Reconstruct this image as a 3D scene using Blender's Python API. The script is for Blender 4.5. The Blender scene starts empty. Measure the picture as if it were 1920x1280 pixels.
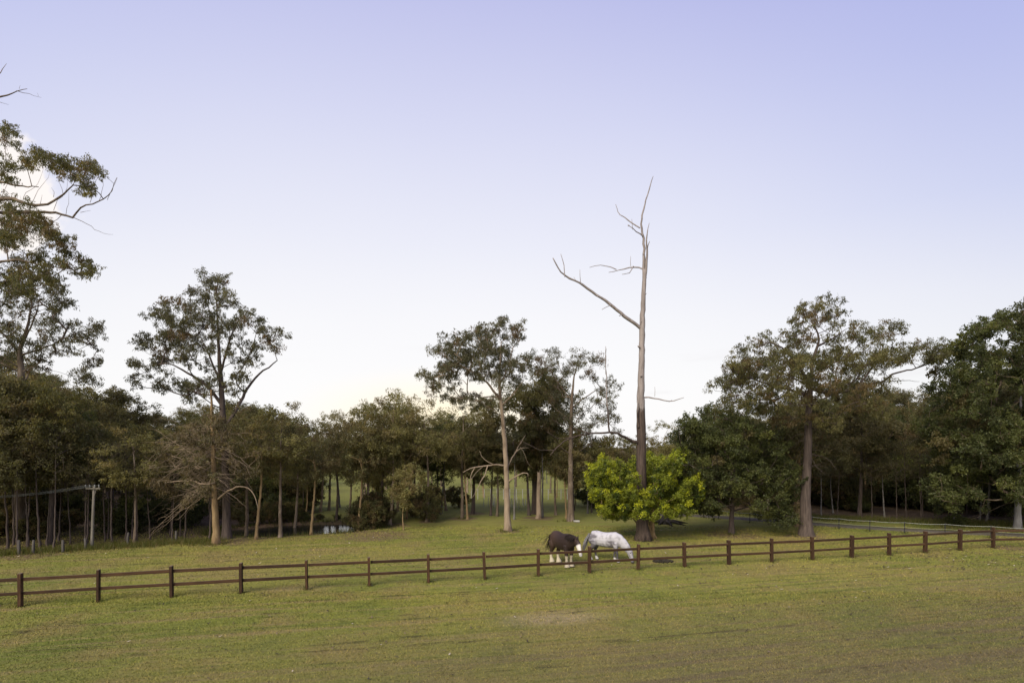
import bpy, math
import numpy as np
from mathutils import Vector, Matrix

scene = bpy.context.scene
col = scene.collection
R = math.radians

# ------------------------------------------------------------------ camera
F, CX, HZ, H = 1067.0, 960.0, 835.0, 5.65        # focal length and horizon in photo pixels, eye height in m
cam_d = bpy.data.cameras.new('camera')
cam = bpy.data.objects.new('camera', cam_d); col.objects.link(cam)
cam_d.sensor_width = 36.0
cam_d.lens = F / 1920 * 36
cam_d.shift_y = (HZ - 640) / 1920
cam_d.clip_start, cam_d.clip_end = 0.1, 3000
cam.location = (0, 0, H); cam.rotation_euler = (R(90), 0, 0)
scene.camera = cam

# ------------------------------------------------------------------ sky and sun
SUN_EL, SUN_AZ = 38.0, 212.0                       # soft evening light from behind the camera's left shoulder
sdir = Vector((math.sin(R(SUN_AZ)) * math.cos(R(SUN_EL)), math.cos(R(SUN_AZ)) * math.cos(R(SUN_EL)), math.sin(R(SUN_EL))))
world = bpy.data.worlds.new('World'); scene.world = world
world.use_nodes = True
nt = world.node_tree; N = nt.nodes; L = nt.links
for n in list(N): N.remove(n)

def mathn(nt, op, a, b=None, c=None, clamp=False):
    n = nt.nodes.new('ShaderNodeMath'); n.operation = op; n.use_clamp = clamp
    for i, v in enumerate((a, b, c)):
        if v is None: continue
        if isinstance(v, (int, float)): n.inputs[i].default_value = v
        else: nt.links.new(v, n.inputs[i])
    return n.outputs[0]

def mixn(nt, f, a, b, blend='MIX'):
    n = nt.nodes.new('ShaderNodeMix'); n.data_type = 'RGBA'; n.blend_type = blend
    for s, v in ((n.inputs[0], f), (n.inputs[6], a), (n.inputs[7], b)):
        if isinstance(v, (int, float)): s.default_value = v
        elif isinstance(v, (tuple, list)): s.default_value = (*v[:3], 1)
        else: nt.links.new(v, s)
    return n.outputs[2]

def ramp(nt, fac, stops, interp='LINEAR'):
    n = nt.nodes.new('ShaderNodeValToRGB'); cr = n.color_ramp; cr.interpolation = interp
    while len(cr.elements) < len(stops): cr.elements.new(0.5)
    for e, (p, c) in zip(cr.elements, stops):
        e.position = p; e.color = (*c, 1) if len(c) == 3 else c
    nt.links.new(fac, n.inputs[0])
    return n.outputs[0]

def noise(nt, vec, scale, detail=3, rough=0.55, out=0):
    n = nt.nodes.new('ShaderNodeTexNoise'); n.inputs['Scale'].default_value = scale
    n.inputs['Detail'].default_value = detail; n.inputs['Roughness'].default_value = rough
    if vec is not None: nt.links.new(vec, n.inputs['Vector'])
    return n.outputs[out]

def vmath(nt, op, a, b=None):
    n = nt.nodes.new('ShaderNodeVectorMath'); n.operation = op
    for i, v in enumerate((a, b)):
        if v is None: continue
        if isinstance(v, (tuple, list, Vector)): n.inputs[i].default_value = tuple(v)
        else: nt.links.new(v, n.inputs[i])
    return n.outputs['Value'] if op in ('DOT_PRODUCT', 'LENGTH', 'DISTANCE') else n.outputs[0]

def maprange(nt, v, a, b, c=0.0, d=1.0):
    n = nt.nodes.new('ShaderNodeMapRange'); n.interpolation_type = 'SMOOTHSTEP'
    nt.links.new(v, n.inputs[0])
    for i, x in enumerate((a, b, c, d)): n.inputs[i + 1].default_value = x
    return n.outputs[0]

def pxdir(x, y):
    return Vector(((x - CX) / F, 1.0, -(y - HZ) / F)).normalized()

tc = N.new('ShaderNodeTexCoord'); gdir = vmath(nt, 'NORMALIZE', tc.outputs['Generated'])
sep = N.new('ShaderNodeSeparateXYZ'); L.new(gdir, sep.inputs[0])
sky = N.new('ShaderNodeTexSky'); sky.sky_type = 'NISHITA'; sky.sun_disc = False
sky.sun_elevation = R(SUN_EL); sky.sun_rotation = R(SUN_AZ); sky.air_density = 1.0; sky.dust_density = 1.5
nish = mixn(nt, 1.0, sky.outputs[0], (0.11, 0.11, 0.11), 'MULTIPLY')
wob = mathn(nt, 'MULTIPLY_ADD', noise(nt, gdir, 1.6, 2), 0.10, -0.05)
elev = mathn(nt, 'ADD', sep.outputs[2], wob)
grad = ramp(nt, elev, [(0.0, (0.94, 0.91, 0.89)), (0.10, (0.935, 0.93, 0.945)), (0.21, (0.835, 0.845, 0.94)), (0.34, (0.65, 0.685, 0.925)),
                       (0.50, (0.515, 0.55, 0.89)), (0.62, (0.435, 0.462, 0.85)), (1.0, (0.31, 0.325, 0.72))])
base_sky = mixn(nt, 0.10, grad, nish)
# the glow where the sun has gone down behind the wood, and the paler sky around it
gd = pxdir(815, 775)
dsun = vmath(nt, 'DOT_PRODUCT', gdir, gd)
wide = maprange(nt, dsun, 0.55, 1.0)
wf = mathn(nt, 'MULTIPLY', mathn(nt, 'MULTIPLY', wide, 0.86), mathn(nt, 'SUBTRACT', 1.0, sep.outputs[2]))
base_sky = mixn(nt, wf, base_sky, (1.02, 1.01, 1.01))
gv = vmath(nt, 'MULTIPLY', vmath(nt, 'SUBTRACT', gdir, tuple(pxdir(830, 800))), (1.0, 1.0, 2.6))
near = maprange(nt, vmath(nt, 'LENGTH', gv), 0.30, 0.02)
base_sky = mixn(nt, mathn(nt, 'MULTIPLY', near, 0.85), base_sky, (1.18, 1.02, 0.70))
# thin far cloud and one evening cumulus
dcl = vmath(nt, 'DOT_PRODUCT', gdir, pxdir(-75, 345))
cum = mathn(nt, 'MULTIPLY', maprange(nt, mathn(nt, 'MULTIPLY_ADD', noise(nt, gdir, 22, 4), 0.010, dcl), 1.0000, 1.0018), 0.9, clamp=True)
base_sky = mixn(nt, cum, base_sky, (1.05, 0.98, 0.93))
smap = N.new('ShaderNodeMapping'); smap.inputs['Scale'].default_value = (3, 3, 16); L.new(gdir, smap.inputs[0])
strat = maprange(nt, noise(nt, smap.outputs[0], 2.0, 4), 0.55, 0.8)
band = mathn(nt, 'MULTIPLY', maprange(nt, sep.outputs[2], 0.22, 0.06), 0.35)
base_sky = mixn(nt, mathn(nt, 'MULTIPLY', strat, band), base_sky, (0.74, 0.71, 0.73))
bg = N.new('ShaderNodeBackground'); bg.inputs[1].default_value = 1.0
L.new(base_sky, bg.inputs[0])
wo = N.new('ShaderNodeOutputWorld'); L.new(bg.outputs[0], wo.inputs[0])

sun_d = bpy.data.lights.new('sun', 'SUN'); sun = bpy.data.objects.new('sun', sun_d); col.objects.link(sun)
sun_d.energy = 4.7; sun_d.angle = R(36); sun_d.color = (1.0, 0.90, 0.74)
sun.rotation_euler = (-sdir).to_track_quat('-Z', 'Y').to_euler(); sun.location = sdir * 60

vs = scene.view_settings
vs.view_transform = 'Standard'; vs.look = 'None'; vs.exposure = 0.0; vs.gamma = 1.0; vs.use_curve_mapping = False
scene.render.engine = 'CYCLES'
scene.cycles.max_bounces = 8; scene.cycles.diffuse_bounces = 6; scene.cycles.transmission_bounces = 3
scene.cycles.glossy_bounces = 2; scene.cycles.use_denoising = True
try: scene.cycles.denoiser = 'OPENIMAGEDENOISE'
except Exception: pass

# ------------------------------------------------------------------ helpers
def W(px, py, Y): return np.array([(px - CX) / F * Y, Y, H - (py - HZ) / F * Y])   # pixel at depth Y
def gY(py, z=0.0): return F * (H - z) / (py - HZ)                                  # depth of ground pixel
def G(px, py): Y = gY(py); return np.array([(px - CX) / F * Y, Y, 0.0])

def tag(o, label=None, cat=None, group=None, kind=None):
    if label: o['label'] = label
    if cat: o['category'] = cat
    if group: o['group'] = group
    if kind: o['kind'] = kind
    return o

def empty(name, loc, rz=0.0, sc=1.0):
    o = bpy.data.objects.new(name, None); col.objects.link(o)
    o.empty_display_size = 0.2
    o.location = tuple(loc); o.rotation_euler = (0, 0, rz)
    o.scale = sc if isinstance(sc, tuple) else (sc, sc, sc)
    return o

def link(name, mesh, parent=None, loc=(0, 0, 0)):
    o = bpy.data.objects.new(name, mesh); col.objects.link(o); o.parent = parent; o.location = tuple(loc)
    return o

def mesh_np(name, V, faces, mat, smooth=False, fcol=None, vcol=None):
    """faces: (n,k) int array or list of such arrays"""
    me = bpy.data.meshes.new(name)
    if not isinstance(faces, list): faces = [faces]
    faces = [np.asarray(f, dtype=np.int32) for f in faces if len(f)]
    V = np.asarray(V, dtype=np.float32)
    tot = np.concatenate([np.full(len(f), f.shape[1], np.int32) for f in faces])
    idx = np.concatenate([f.ravel() for f in faces])
    me.vertices.add(len(V)); me.vertices.foreach_set('co', V.ravel())
    me.loops.add(len(idx)); me.loops.foreach_set('vertex_index', idx)
    me.polygons.add(len(tot))
    st = np.zeros(len(tot), np.int32); st[1:] = np.cumsum(tot)[:-1]
    me.polygons.foreach_set('loop_start', st); me.polygons.foreach_set('loop_total', tot)
    me.polygons.foreach_set('use_smooth', np.full(len(tot), smooth))
    me.update(calc_edges=True); me.validate()
    for arr, dom in ((fcol, 'FACE'), (vcol, 'POINT')):
        if arr is not None:
            a = me.attributes.new('col', 'FLOAT_COLOR', dom)
            c = np.ones((len(arr), 4), np.float32); c[:, :3] = arr
            a.data.foreach_set('color', c.ravel())
    if mat: me.materials.append(mat)
    return me

class MB:
    """collects boxes and tubes into one mesh"""
    def __init__(s): s.V = []; s.F4 = []; s.F3 = []; s.n = 0
    def add(s, V, F4=(), F3=()):
        s.V.append(np.asarray(V, float)); 
        if len(F4): s.F4.append(np.asarray(F4) + s.n)
        if len(F3): s.F3.append(np.asarray(F3) + s.n)
        s.n += len(V)
    def tube(s, P, r, k=6, cap=True):
        P = np.asarray(P, float); n = len(P); r = np.broadcast_to(np.asarray(r, float), (n,))
        T = np.gradient(P, axis=0); T /= np.linalg.norm(T, axis=1)[:, None] + 1e-9
        ref = np.array([1.0, 0.13, 0.07]) if abs(T[0][2]) > 0.6 else np.array([0.05, 0.1, 1.0])
        A = np.cross(T, ref); A /= np.linalg.norm(A, axis=1)[:, None] + 1e-9
        B = np.cross(T, A)
        a = np.arange(k) / k * 2 * np.pi
        ring = np.cos(a)[None, :, None] * A[:, None] + np.sin(a)[None, :, None] * B[:, None]
        V = (P[:, None] + ring * r[:, None, None]).reshape(-1, 3)
        i = np.arange(n - 1)[:, None] * k; j = np.arange(k)[None]; j2 = (j + 1) % k
        F4 = np.stack([i + j, i + j2, i + k + j2, i + k + j], -1).reshape(-1, 4)
        F3 = []
        if cap:
            V = np.vstack([V, P[-1:]]); c = n * k
            F3 = np.array([[(n - 1) * k + q, (n - 1) * k + (q + 1) % k, c] for q in range(k)])
        s.add(V, F4, F3)
    def box(s, c, d, rz=0.0):
        c = np.asarray(c, float); d = np.asarray(d, float) / 2
        U = np.array([[x, y, z] for z in (-1, 1) for x, y in ((-1, -1), (1, -1), (1, 1), (-1, 1))], float) * d
        cr, sr = math.cos(rz), math.sin(rz)
        U = U @ np.array([[cr, sr, 0], [-sr, cr, 0], [0, 0, 1]])
        s.add(U + c, [[3, 2, 1, 0], [4, 5, 6, 7], [0, 1, 5, 4], [1, 2, 6, 5], [2, 3, 7, 6], [3, 0, 4, 7]])
    def mesh(s, name, mat, smooth=False):
        fs = []
        if s.F4: fs.append(np.concatenate(s.F4))
        if s.F3: fs.append(np.concatenate(s.F3))
        return mesh_np(name, np.concatenate(s.V), fs, mat, smooth)

def mat_new(name):
    m = bpy.data.materials.new(name); m.use_nodes = True
    nt = m.node_tree
    for n in list(nt.nodes):
        if n.type not in ('BSDF_PRINCIPLED', 'OUTPUT_MATERIAL'): nt.nodes.remove(n)
    b = nt.nodes['Principled BSDF']; b.inputs['Roughness'].default_value = 0.85
    b.inputs['Specular IOR Level'].default_value = 0.25
    return m, nt, b

def bump(nt, b, h, strength=0.4, dist=0.02):
    n = nt.nodes.new('ShaderNodeBump'); n.inputs['Strength'].default_value = strength; n.inputs['Distance'].default_value = dist
    nt.links.new(h, n.inputs['Height']); nt.links.new(n.outputs[0], b.inputs['Normal'])

def objcoord(nt, sc=(1, 1, 1), rot=(0, 0, 0), kind='Object'):
    t = nt.nodes.new('ShaderNodeTexCoord'); m = nt.nodes.new('ShaderNodeMapping')
    m.inputs['Scale'].default_value = sc; m.inputs['Rotation'].default_value = rot
    nt.links.new(t.outputs[kind], m.inputs[0]); return m.outputs[0]

def geopos(nt): return nt.nodes.new('ShaderNodeNewGeometry').outputs['Position']

def bark_mat(name, c1, c2, c3=None, zs=0.18, sc=7, rough=0.9):
    m, nt, b = mat_new(name)
    v = objcoord(nt, (1, 1, zs))
    f = noise(nt, v, sc, 5, 0.65)
    c = ramp(nt, f, [(0.32, c1), (0.68, c2)])
    if c3 is not None:
        g = noise(nt, objcoord(nt, (1, 1, 0.5)), 1.7, 3)
        c = mixn(nt, maprange(nt, g, 0.50, 0.68), c, c3)
    nt.links.new(c, b.inputs['Base Color']); b.inputs['Roughness'].default_value = rough
    bump(nt, b, f, 0.6, 0.03)
    return m

def leaf_mat(name, trans=0.35, rough=0.55):
    m, nt, b = mat_new(name)
    a = nt.nodes.new('ShaderNodeAttribute'); a.attribute_name = 'col'
    nt.links.new(a.outputs['Color'], b.inputs['Base Color']); b.inputs['Roughness'].default_value = rough
    t = nt.nodes.new('ShaderNodeBsdfTranslucent')
    tcol = mixn(nt, 1.0, a.outputs['Color'], (1.35, 1.25, 0.7), 'MULTIPLY')
    nt.links.new(tcol, t.inputs[0])
    mx = nt.nodes.new('ShaderNodeMixShader'); mx.inputs[0].default_value = trans
    nt.links.new(b.outputs[0], mx.inputs[1]); nt.links.new(t.outputs[0], mx.inputs[2])
    nt.links.new(mx.outputs[0], nt.nodes['Material Output'].inputs[0])
    return m

def vcol_mat(name, rough=0.7):
    m, nt, b = mat_new(name)
    a = nt.nodes.new('ShaderNodeAttribute'); a.attribute_name = 'col'
    nt.links.new(a.outputs['Color'], b.inputs['Base Color']); b.inputs['Roughness'].default_value = rough
    bump(nt, b, noise(nt, objcoord(nt, (1, 1, 1)), 60, 3), 0.15, 0.01)
    return m

M = {}
M['leaf'] = leaf_mat('gum_leaf', 0.5)
M['bush_leaf'] = leaf_mat('fresh_leaf', 0.45, 0.4)
M['bark_pale'] = bark_mat('pale_gum_bark', (0.20, 0.15, 0.10), (0.32, 0.25, 0.175), (0.14, 0.10, 0.065))
M['bark_tan'] = bark_mat('tan_gum_bark', (0.17, 0.115, 0.055), (0.29, 0.205, 0.105), (0.13, 0.085, 0.045))
M['bark_dark'] = bark_mat('ironbark', (0.045, 0.034, 0.028), (0.12, 0.092, 0.075), None, 0.12, 9)
M['bark_mid'] = bark_mat('rough_grey_bark', (0.075, 0.055, 0.04), (0.19, 0.145, 0.10), (0.24, 0.19, 0.14))
M['bark_white'] = bark_mat('white_gum_bark', (0.22, 0.21, 0.20), (0.38, 0.36, 0.34), (0.15, 0.14, 0.13))
M['bark_grey'] = bark_mat('grey_gum_bark', (0.10, 0.092, 0.082), (0.20, 0.185, 0.165), (0.08, 0.07, 0.06))
M['twig'] = bark_mat('dead_twig', (0.16, 0.12, 0.08), (0.29, 0.22, 0.15))

# ------------------------------------------------------------------ terrain shape
PC, PA, PB, PR = np.array([-14.5, 38.8]), 5.0, 2.6, R(18)
WATER_Z = -0.13
def pond_d(x, y):
    dx, dy = x - PC[0], y - PC[1]
    u = dx * math.cos(PR) + dy * math.sin(PR); v = -dx * math.sin(PR) + dy * math.cos(PR)
    return np.sqrt((u / PA) ** 2 + (v / PB) ** 2) + 0.05 * np.sin(u * 1.3) + 0.05 * np.sin(v * 2.1 + u)
def hgt(x, y):
    x = np.asarray(x, float); y = np.asarray(y, float)
    far = np.clip((y - 36) / 30, 0, 1)
    z = 0.04 * np.sin(x * 0.23 + 1) * np.cos(y * 0.19) + 0.10 * far * np.sin(x * 0.11) * np.sin(y * 0.09 + 0.5)
    d = pond_d(x, y)
    s = np.clip((1.14 - d) / 0.34, 0, 1); s = s * s * (3 - 2 * s)
    return z * (1 - s) - 0.5 * s
def ground(p): return np.array([p[0], p[1], float(hgt(p[0], p[1]))])

def edge_left(x):      # nearest depth of the wood on the left, by X in metres
    return np.interp(x, [-60, -26.5, -23, -17.8, -16.5, -13, -9, -4], [22, 29.4, 31.4, 34.3, 38.0, 46, 52, 70])
def litter_mask(x, y):
    a = np.clip((y - edge_left(x) + 0.3) / 1.2, 0, 1) * np.clip((-12 - 0.41 * (y - 40) - x) / 3, 0, 1)
    r = np.clip((y - np.interp(x, [14, 23, 29.5, 42, 70], [50, 46, 42.6, 38, 32])) / 1.5, 0, 1) * np.clip((x - 14) / 4, 0, 1)
    m = np.maximum(a, r)
    return m

# ------------------------------------------------------------------ ground material
FDIR = math.atan2(11.2, 43.4)
_g = G(1045, 1157); _a = -FDIR * 0.85
WORN = (_g[0] * math.cos(_a) - _g[1] * math.sin(_a), _g[0] * math.sin(_a) + _g[1] * math.cos(_a), 0.0)
def grass_color(nt, fine=True):
    p = geopos(nt)
    mp = nt.nodes.new('ShaderNodeMapping'); mp.inputs['Rotation'].default_value = (0, 0, -FDIR * 0.85); nt.links.new(p, mp.inputs[0])
    q = mp.outputs[0]
    st = nt.nodes.new('ShaderNodeMapping'); st.inputs['Scale'].default_value = (0.10, 2.3, 1); nt.links.new(q, st.inputs[0])
    streak = noise(nt, st.outputs[0], 1.0, 4, 0.6)
    big = noise(nt, p, 0.09, 3, 0.55)
    mid = noise(nt, q, 0.42, 4, 0.6)
    fm = nt.nodes.new('ShaderNodeMapping'); fm.inputs['Scale'].default_value = (2.0, 6.5, 1); nt.links.new(q, fm.inputs[0])
    fin = noise(nt, fm.outputs[0], 1.0, 6, 0.78)
    c = ramp(nt, big, [(0.33, (0.132, 0.156, 0.030)), (0.50, (0.208, 0.208, 0.044)), (0.66, (0.250, 0.216, 0.058))])
    c = mixn(nt, maprange(nt, mid, 0.44, 0.66, 0, 0.75), c, (0.215, 0.172, 0.062))
    c = mixn(nt, maprange(nt, mid, 0.46, 0.28, 0, 0.6), c, (0.115, 0.140, 0.026))
    c = mixn(nt, maprange(nt, streak, 0.50, 0.68, 0, 0.7), c, (0.245, 0.190, 0.085))
    c = mixn(nt, maprange(nt, streak, 0.47, 0.30, 0, 0.7), c, (0.090, 0.110, 0.024))
    s0 = nt.nodes.new('ShaderNodeSeparateXYZ'); nt.links.new(p, s0.inputs[0])
    c = mixn(nt, maprange(nt, s0.outputs[1], 33, 48, 0, 0.7), c, (0.190, 0.202, 0.048))     # lusher far field
    # worn, drier turf on the near lawn
    s = nt.nodes.new('ShaderNodeSeparateXYZ'); nt.links.new(p, s.inputs[0])
    along = mathn(nt, 'MULTIPLY_ADD', s.outputs[0], -0.30, s.outputs[1])
    dry = maprange(nt, mathn(nt, 'MULTIPLY_ADD', mid, 7.0, along), 25.0, 15.0)
    rgt = maprange(nt, s.outputs[0], -13.0, 3.0, 0.45, 1.0)
    dryf = mathn(nt, 'MULTIPLY', mathn(nt, 'MULTIPLY', dry, rgt), maprange(nt, streak, 0.35, 0.6, 0.45, 0.95))
    c = mixn(nt, dryf, c, (0.128, 0.104, 0.056))
    c = mixn(nt, maprange(nt, fin, 0.48, 0.74, 0, 0.45), c, (0.250, 0.215, 0.088))
    c = mixn(nt, maprange(nt, fin, 0.44, 0.26, 0, 0.6), c, (0.065, 0.060, 0.022))
    wp_ = maprange(nt, vmath(nt, 'LENGTH', vmath(nt, 'MULTIPLY', vmath(nt, 'SUBTRACT', q, WORN), (0.55, 1.4, 0.0))), 1.5, 0.3)
    c = mixn(nt, mathn(nt, 'MULTIPLY', wp_, maprange(nt, fin, 0.35, 0.6, 0.35, 0.9)), c, (0.285, 0.225, 0.130))
    # thin wheel and mower scores running with the fence
    wv = nt.nodes.new('ShaderNodeMapping'); wv.inputs['Scale'].default_value = (0.035, 1.0, 1); nt.links.new(q, wv.inputs[0])
    sc = noise(nt, wv.outputs[0], 1.35, 2, 0.4)
    l1 = maprange(nt, mathn(nt, 'ABSOLUTE', mathn(nt, 'SUBTRACT', sc, 0.5)), 0.014, 0.0)
    l2 = maprange(nt, mathn(nt, 'ABSOLUTE', mathn(nt, 'SUBTRACT', sc, 0.41)), 0.011, 0.0)
    line = mathn(nt, 'MAXIMUM', l1, l2)
    brk = maprange(nt, noise(nt, q, 0.8, 4, 0.7), 0.44, 0.60)
    c = mixn(nt, mathn(nt, 'MULTIPLY', mathn(nt, 'MULTIPLY', line, brk), 0.7), c, (0.060, 0.048, 0.026))
    return c, fin, streak, mid

m, nt, b = mat_new('lawn'); M['lawn'] = m
c, fin, streak, mid = grass_color(nt)
la = nt.nodes.new('ShaderNodeAttribute'); la.attribute_name = 'col'
ls = nt.nodes.new('ShaderNodeSeparateColor'); nt.links.new(la.outputs['Color'], ls.inputs[0])
lit = ramp(nt, noise(nt, geopos(nt), 2.2, 5, 0.7), [(0.3, (0.050, 0.036, 0.022)), (0.55, (0.105, 0.076, 0.046)), (0.75, (0.17, 0.125, 0.08))])
lf = maprange(nt, mathn(nt, 'MULTIPLY_ADD', mathn(nt, 'SUBTRACT', noise(nt, geopos(nt), 0.9, 4), 0.5), 1.2, ls.outputs[0]), 0.3, 0.7)
c = mixn(nt, lf, c, lit)
bare = maprange(nt, mathn(nt, 'MULTIPLY_ADD', mathn(nt, 'SUBTRACT', noise(nt, geopos(nt), 1.3, 4), 0.5), 1.0, ls.outputs[1]), 0.35, 0.75)
c = mixn(nt, mathn(nt, 'MULTIPLY', bare, 0.8), c, (0.155, 0.105, 0.065))
nt.links.new(c, b.inputs['Base Color']); b.inputs['Roughness'].default_value = 0.95; b.inputs['Specular IOR Level'].default_value = 0.1
bump(nt, b, mathn(nt, 'ADD', noise(nt, geopos(nt), 9, 5, 0.8), mathn(nt, 'MULTIPLY', streak, 2.0)), 0.9, 0.05)

m, nt, b = mat_new('grass_blade'); M['blade'] = m
c, *_ = grass_color(nt)
ri = nt.nodes.new('ShaderNodeNewGeometry').outputs['Random Per Island']
c = mixn(nt, 1.0, c, ramp(nt, ri, [(0.0, (0.72, 0.85, 0.6)), (0.6, (1.12, 1.12, 0.9)), (1.0, (1.55, 1.4, 1.1))]), 'MULTIPLY')
nt.links.new(c, b.inputs['Base Color'])

# ------------------------------------------------------------------ ground sheet
def axis(parts): return np.unique(np.concatenate([np.linspace(a, b, n) for a, b, n in parts]))
xs = axis([(-900, -90, 14), (-90, -32, 40), (-32, 34, 190), (34, 90, 40), (90, 900, 14)])
ys = axis([(-60, 10, 12), (10, 56, 150), (56, 110, 60), (110, 1400, 24)])
XX, YY = np.meshgrid(xs, ys); ZZ = hgt(XX, YY)
V = np.stack([XX, YY, ZZ], -1).reshape(-1, 3)
nx, ny = len(xs), len(ys)
ii = (np.arange(ny - 1)[:, None] * nx + np.arange(nx - 1)[None]).ravel()
mask = np.zeros((len(V), 3)); mask[:, 0] = litter_mask(V[:, 0], V[:, 1])
earth_shade_spots = []   # (x,y,r) worn earth round trunks, and shade painted under low tree and fence end, filled below by pixel
for px, py, r in ((424, 1012, 3.0), (700, 1003, 3.6), (730, 985, 2.2), (952, 996, 1.3), (1372, 1002, 2.6), (1512, 1004, 2.0), (868, 972, 1.8),
                  (1012, 970, 2.0), (1210, 1012, 1.3), (801, 978, 1.2), (1900, 1028, 1.6), (1495, 985, 1.6), (60, 1042, 2.0), (886, 962, 1.8)):
    g = G(px, py); d = np.hypot(V[:, 0] - g[0], (V[:, 1] - g[1]))
    mask[:, 1] = np.maximum(mask[:, 1], np.clip(1.15 - d / r, 0, 1))
mask[:, 1] = np.maximum(mask[:, 1], np.clip((1.5 - pond_d(V[:, 0], V[:, 1])) / 0.3, 0, 1) * 0.9)
gm = mesh_np('lawn_ground', V, np.stack([ii, ii + 1, ii + nx + 1, ii + nx], -1), M['lawn'], True, vcol=mask)
tag(link('ground', gm), kind='structure')

# pond water
m, nt, b = mat_new('pond_water'); M['water'] = m
b.inputs['Base Color'].default_value = (0.02, 0.021, 0.018, 1); b.inputs['Roughness'].default_value = 0.03
b.inputs['Specular IOR Level'].default_value = 0.5; b.inputs['IOR'].default_value = 1.33
bump(nt, b, noise(nt, objcoord(nt, (0.6, 3.0, 1)), 2.0, 2), 0.25, 0.05)
a = np.linspace(0, 2 * np.pi, 64, endpoint=False); rr = 1.06
u, v = np.cos(a) * PA * rr, np.sin(a) * PB * rr
pv = np.stack([PC[0] + u * math.cos(PR) - v * math.sin(PR), PC[1] + u * math.sin(PR) + v * math.cos(PR), np.full(64, WATER_Z)], -1)
tag(link('pond_water', mesh_np('pond', pv, np.arange(64)[None], M['water'])), kind='structure')

# driveway on the right, a raised sheet with rough edges
m, nt, b = mat_new('asphalt'); M['road'] = m
b.inputs['Specular IOR Level'].default_value = 0.05
nt.links.new(ramp(nt, noise(nt, geopos(nt), 6, 4), [(0.3, (0.075, 0.066, 0.052)), (0.7, (0.125, 0.112, 0.088))]), b.inputs['Base Color'])
rd = [G(*p) for p in ((1210, 963), (1290, 965.5), (1380, 971), (1440, 975.5), (1527, 982), (1600, 987.5), (1700, 994), (1800, 999.5), (1920, 1004.5), (2100, 1011))]
rd = np.array(rd); t = np.linspace(0, len(rd) - 1, 70)
rc = np.stack([np.interp(t, np.arange(len(rd)), rd[:, i]) for i in range(2)], -1)
for _ in range(4): rc[1:-1] = (rc[:-2] + 2 * rc[1:-1] + rc[2:]) / 4
tn = np.gradient(rc, axis=0); tn /= np.linalg.norm(tn, axis=1)[:, None]; nn = np.stack([-tn[:, 1], tn[:, 0]], -1)
rg = np.random.default_rng(3)
offs = np.array([-0.85, -0.75, 0, 0.75, 0.85]); up = np.array([-0.03, 0.03, 0.06, 0.03, -0.03])
RV = []
for o_, z_ in zip(offs, up):
    q = rc + nn * (o_ + rg.normal(0, 0.03, (len(rc), 1)))
    RV.append(np.stack([q[:, 0], q[:, 1], hgt(q[:, 0], q[:, 1]) + z_], -1))
RV = np.stack(RV, 1).reshape(-1, 3)
i = np.arange(len(rc) - 1)[:, None] * 5 + np.arange(4)[None]; i = i.ravel()
tag(link('driveway_road', mesh_np('driveway', RV, np.stack([i, i + 5, i + 6, i + 1], -1), M['road'], True)), kind='structure')

# short grass on the near lawn (uncountable)
rg = np.random.default_rng(11)
def scatter(n, y0, y1, pw=1.0):
    Y = y0 + (y1 - y0) * rg.random(n) ** pw
    X = (rg.random(n) * 2 - 1) * (0.93 * Y + 0.5)
    return X, Y
bx = [scatter(170000, 12.2, 22, 1.0), scatter(150000, 20, 40, 1.0)]
X = np.concatenate([q[0] for q in bx]); Y = np.concatenate([q[1] for q in bx]); n = len(X)
hb = rg.uniform(0.015, 0.042, n) * (0.8 + 0.02 * Y); wb = rg.uniform(0.006, 0.011, n) * (0.5 + 0.05 * Y)
an = rg.random(n) * np.pi * 2; ln = rg.normal(0, 0.9, (n, 2)) * hb[:, None]
Zg = hgt(X, Y)
B = np.zeros((n, 3, 3))
B[:, 0] = np.stack([X - np.cos(an) * wb, Y - np.sin(an) * wb, Zg - 0.004], -1)
B[:, 1] = np.stack([X + np.cos(an) * wb, Y + np.sin(an) * wb, Zg - 0.004], -1)
B[:, 2] = np.stack([X + ln[:, 0], Y + ln[:, 1], Zg + hb], -1)
tag(link('grass', mesh_np('grass_blades', B.reshape(-1, 3), np.arange(n * 3).reshape(-1, 3), M['blade'])),
    'short mown grass blades on the lawn in front of and behind the timber fence', 'grass', kind='stuff')

# ------------------------------------------------------------------ tree building
PAL = {
 'olive': [((0.094, 0.088, 0.033), 5), ((0.062, 0.066, 0.027), 5), ((0.120, 0.108, 0.038), 2), ((0.112, 0.074, 0.038), 1.8)],
 'grey':  [((0.074, 0.074, 0.040), 5), ((0.094, 0.090, 0.045), 4), ((0.055, 0.057, 0.032), 4), ((0.118, 0.076, 0.044), 1.6)],
 'brown': [((0.100, 0.088, 0.041), 4), ((0.086, 0.086, 0.036), 4), ((0.116, 0.090, 0.046), 2), ((0.070, 0.066, 0.032), 3)],
 'green': [((0.056, 0.066, 0.024), 5), ((0.074, 0.084, 0.026), 4), ((0.040, 0.048, 0.021), 4), ((0.105, 0.112, 0.030), 1.6), ((0.098, 0.072, 0.034), 0.8)],
 'warm':  [((0.158, 0.146, 0.056), 4), ((0.124, 0.120, 0.047), 5), ((0.148, 0.118, 0.054), 3)],  # leaf colour lightened to carry the sunset glow on the central trees
 'lime':  [((0.145, 0.165, 0.020), 4), ((0.092, 0.112, 0.018), 5), ((0.050, 0.070, 0.016), 4), ((0.160, 0.185, 0.024), 2)],
 'tips':  [((0.320, 0.335, 0.022), 4), ((0.245, 0.272, 0.020), 4), ((0.165, 0.190, 0.020), 2)],
 'dead':  [((0.125, 0.100, 0.060), 3), ((0.098, 0.080, 0.044), 3), ((0.088, 0.082, 0.040), 3)],
}

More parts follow.
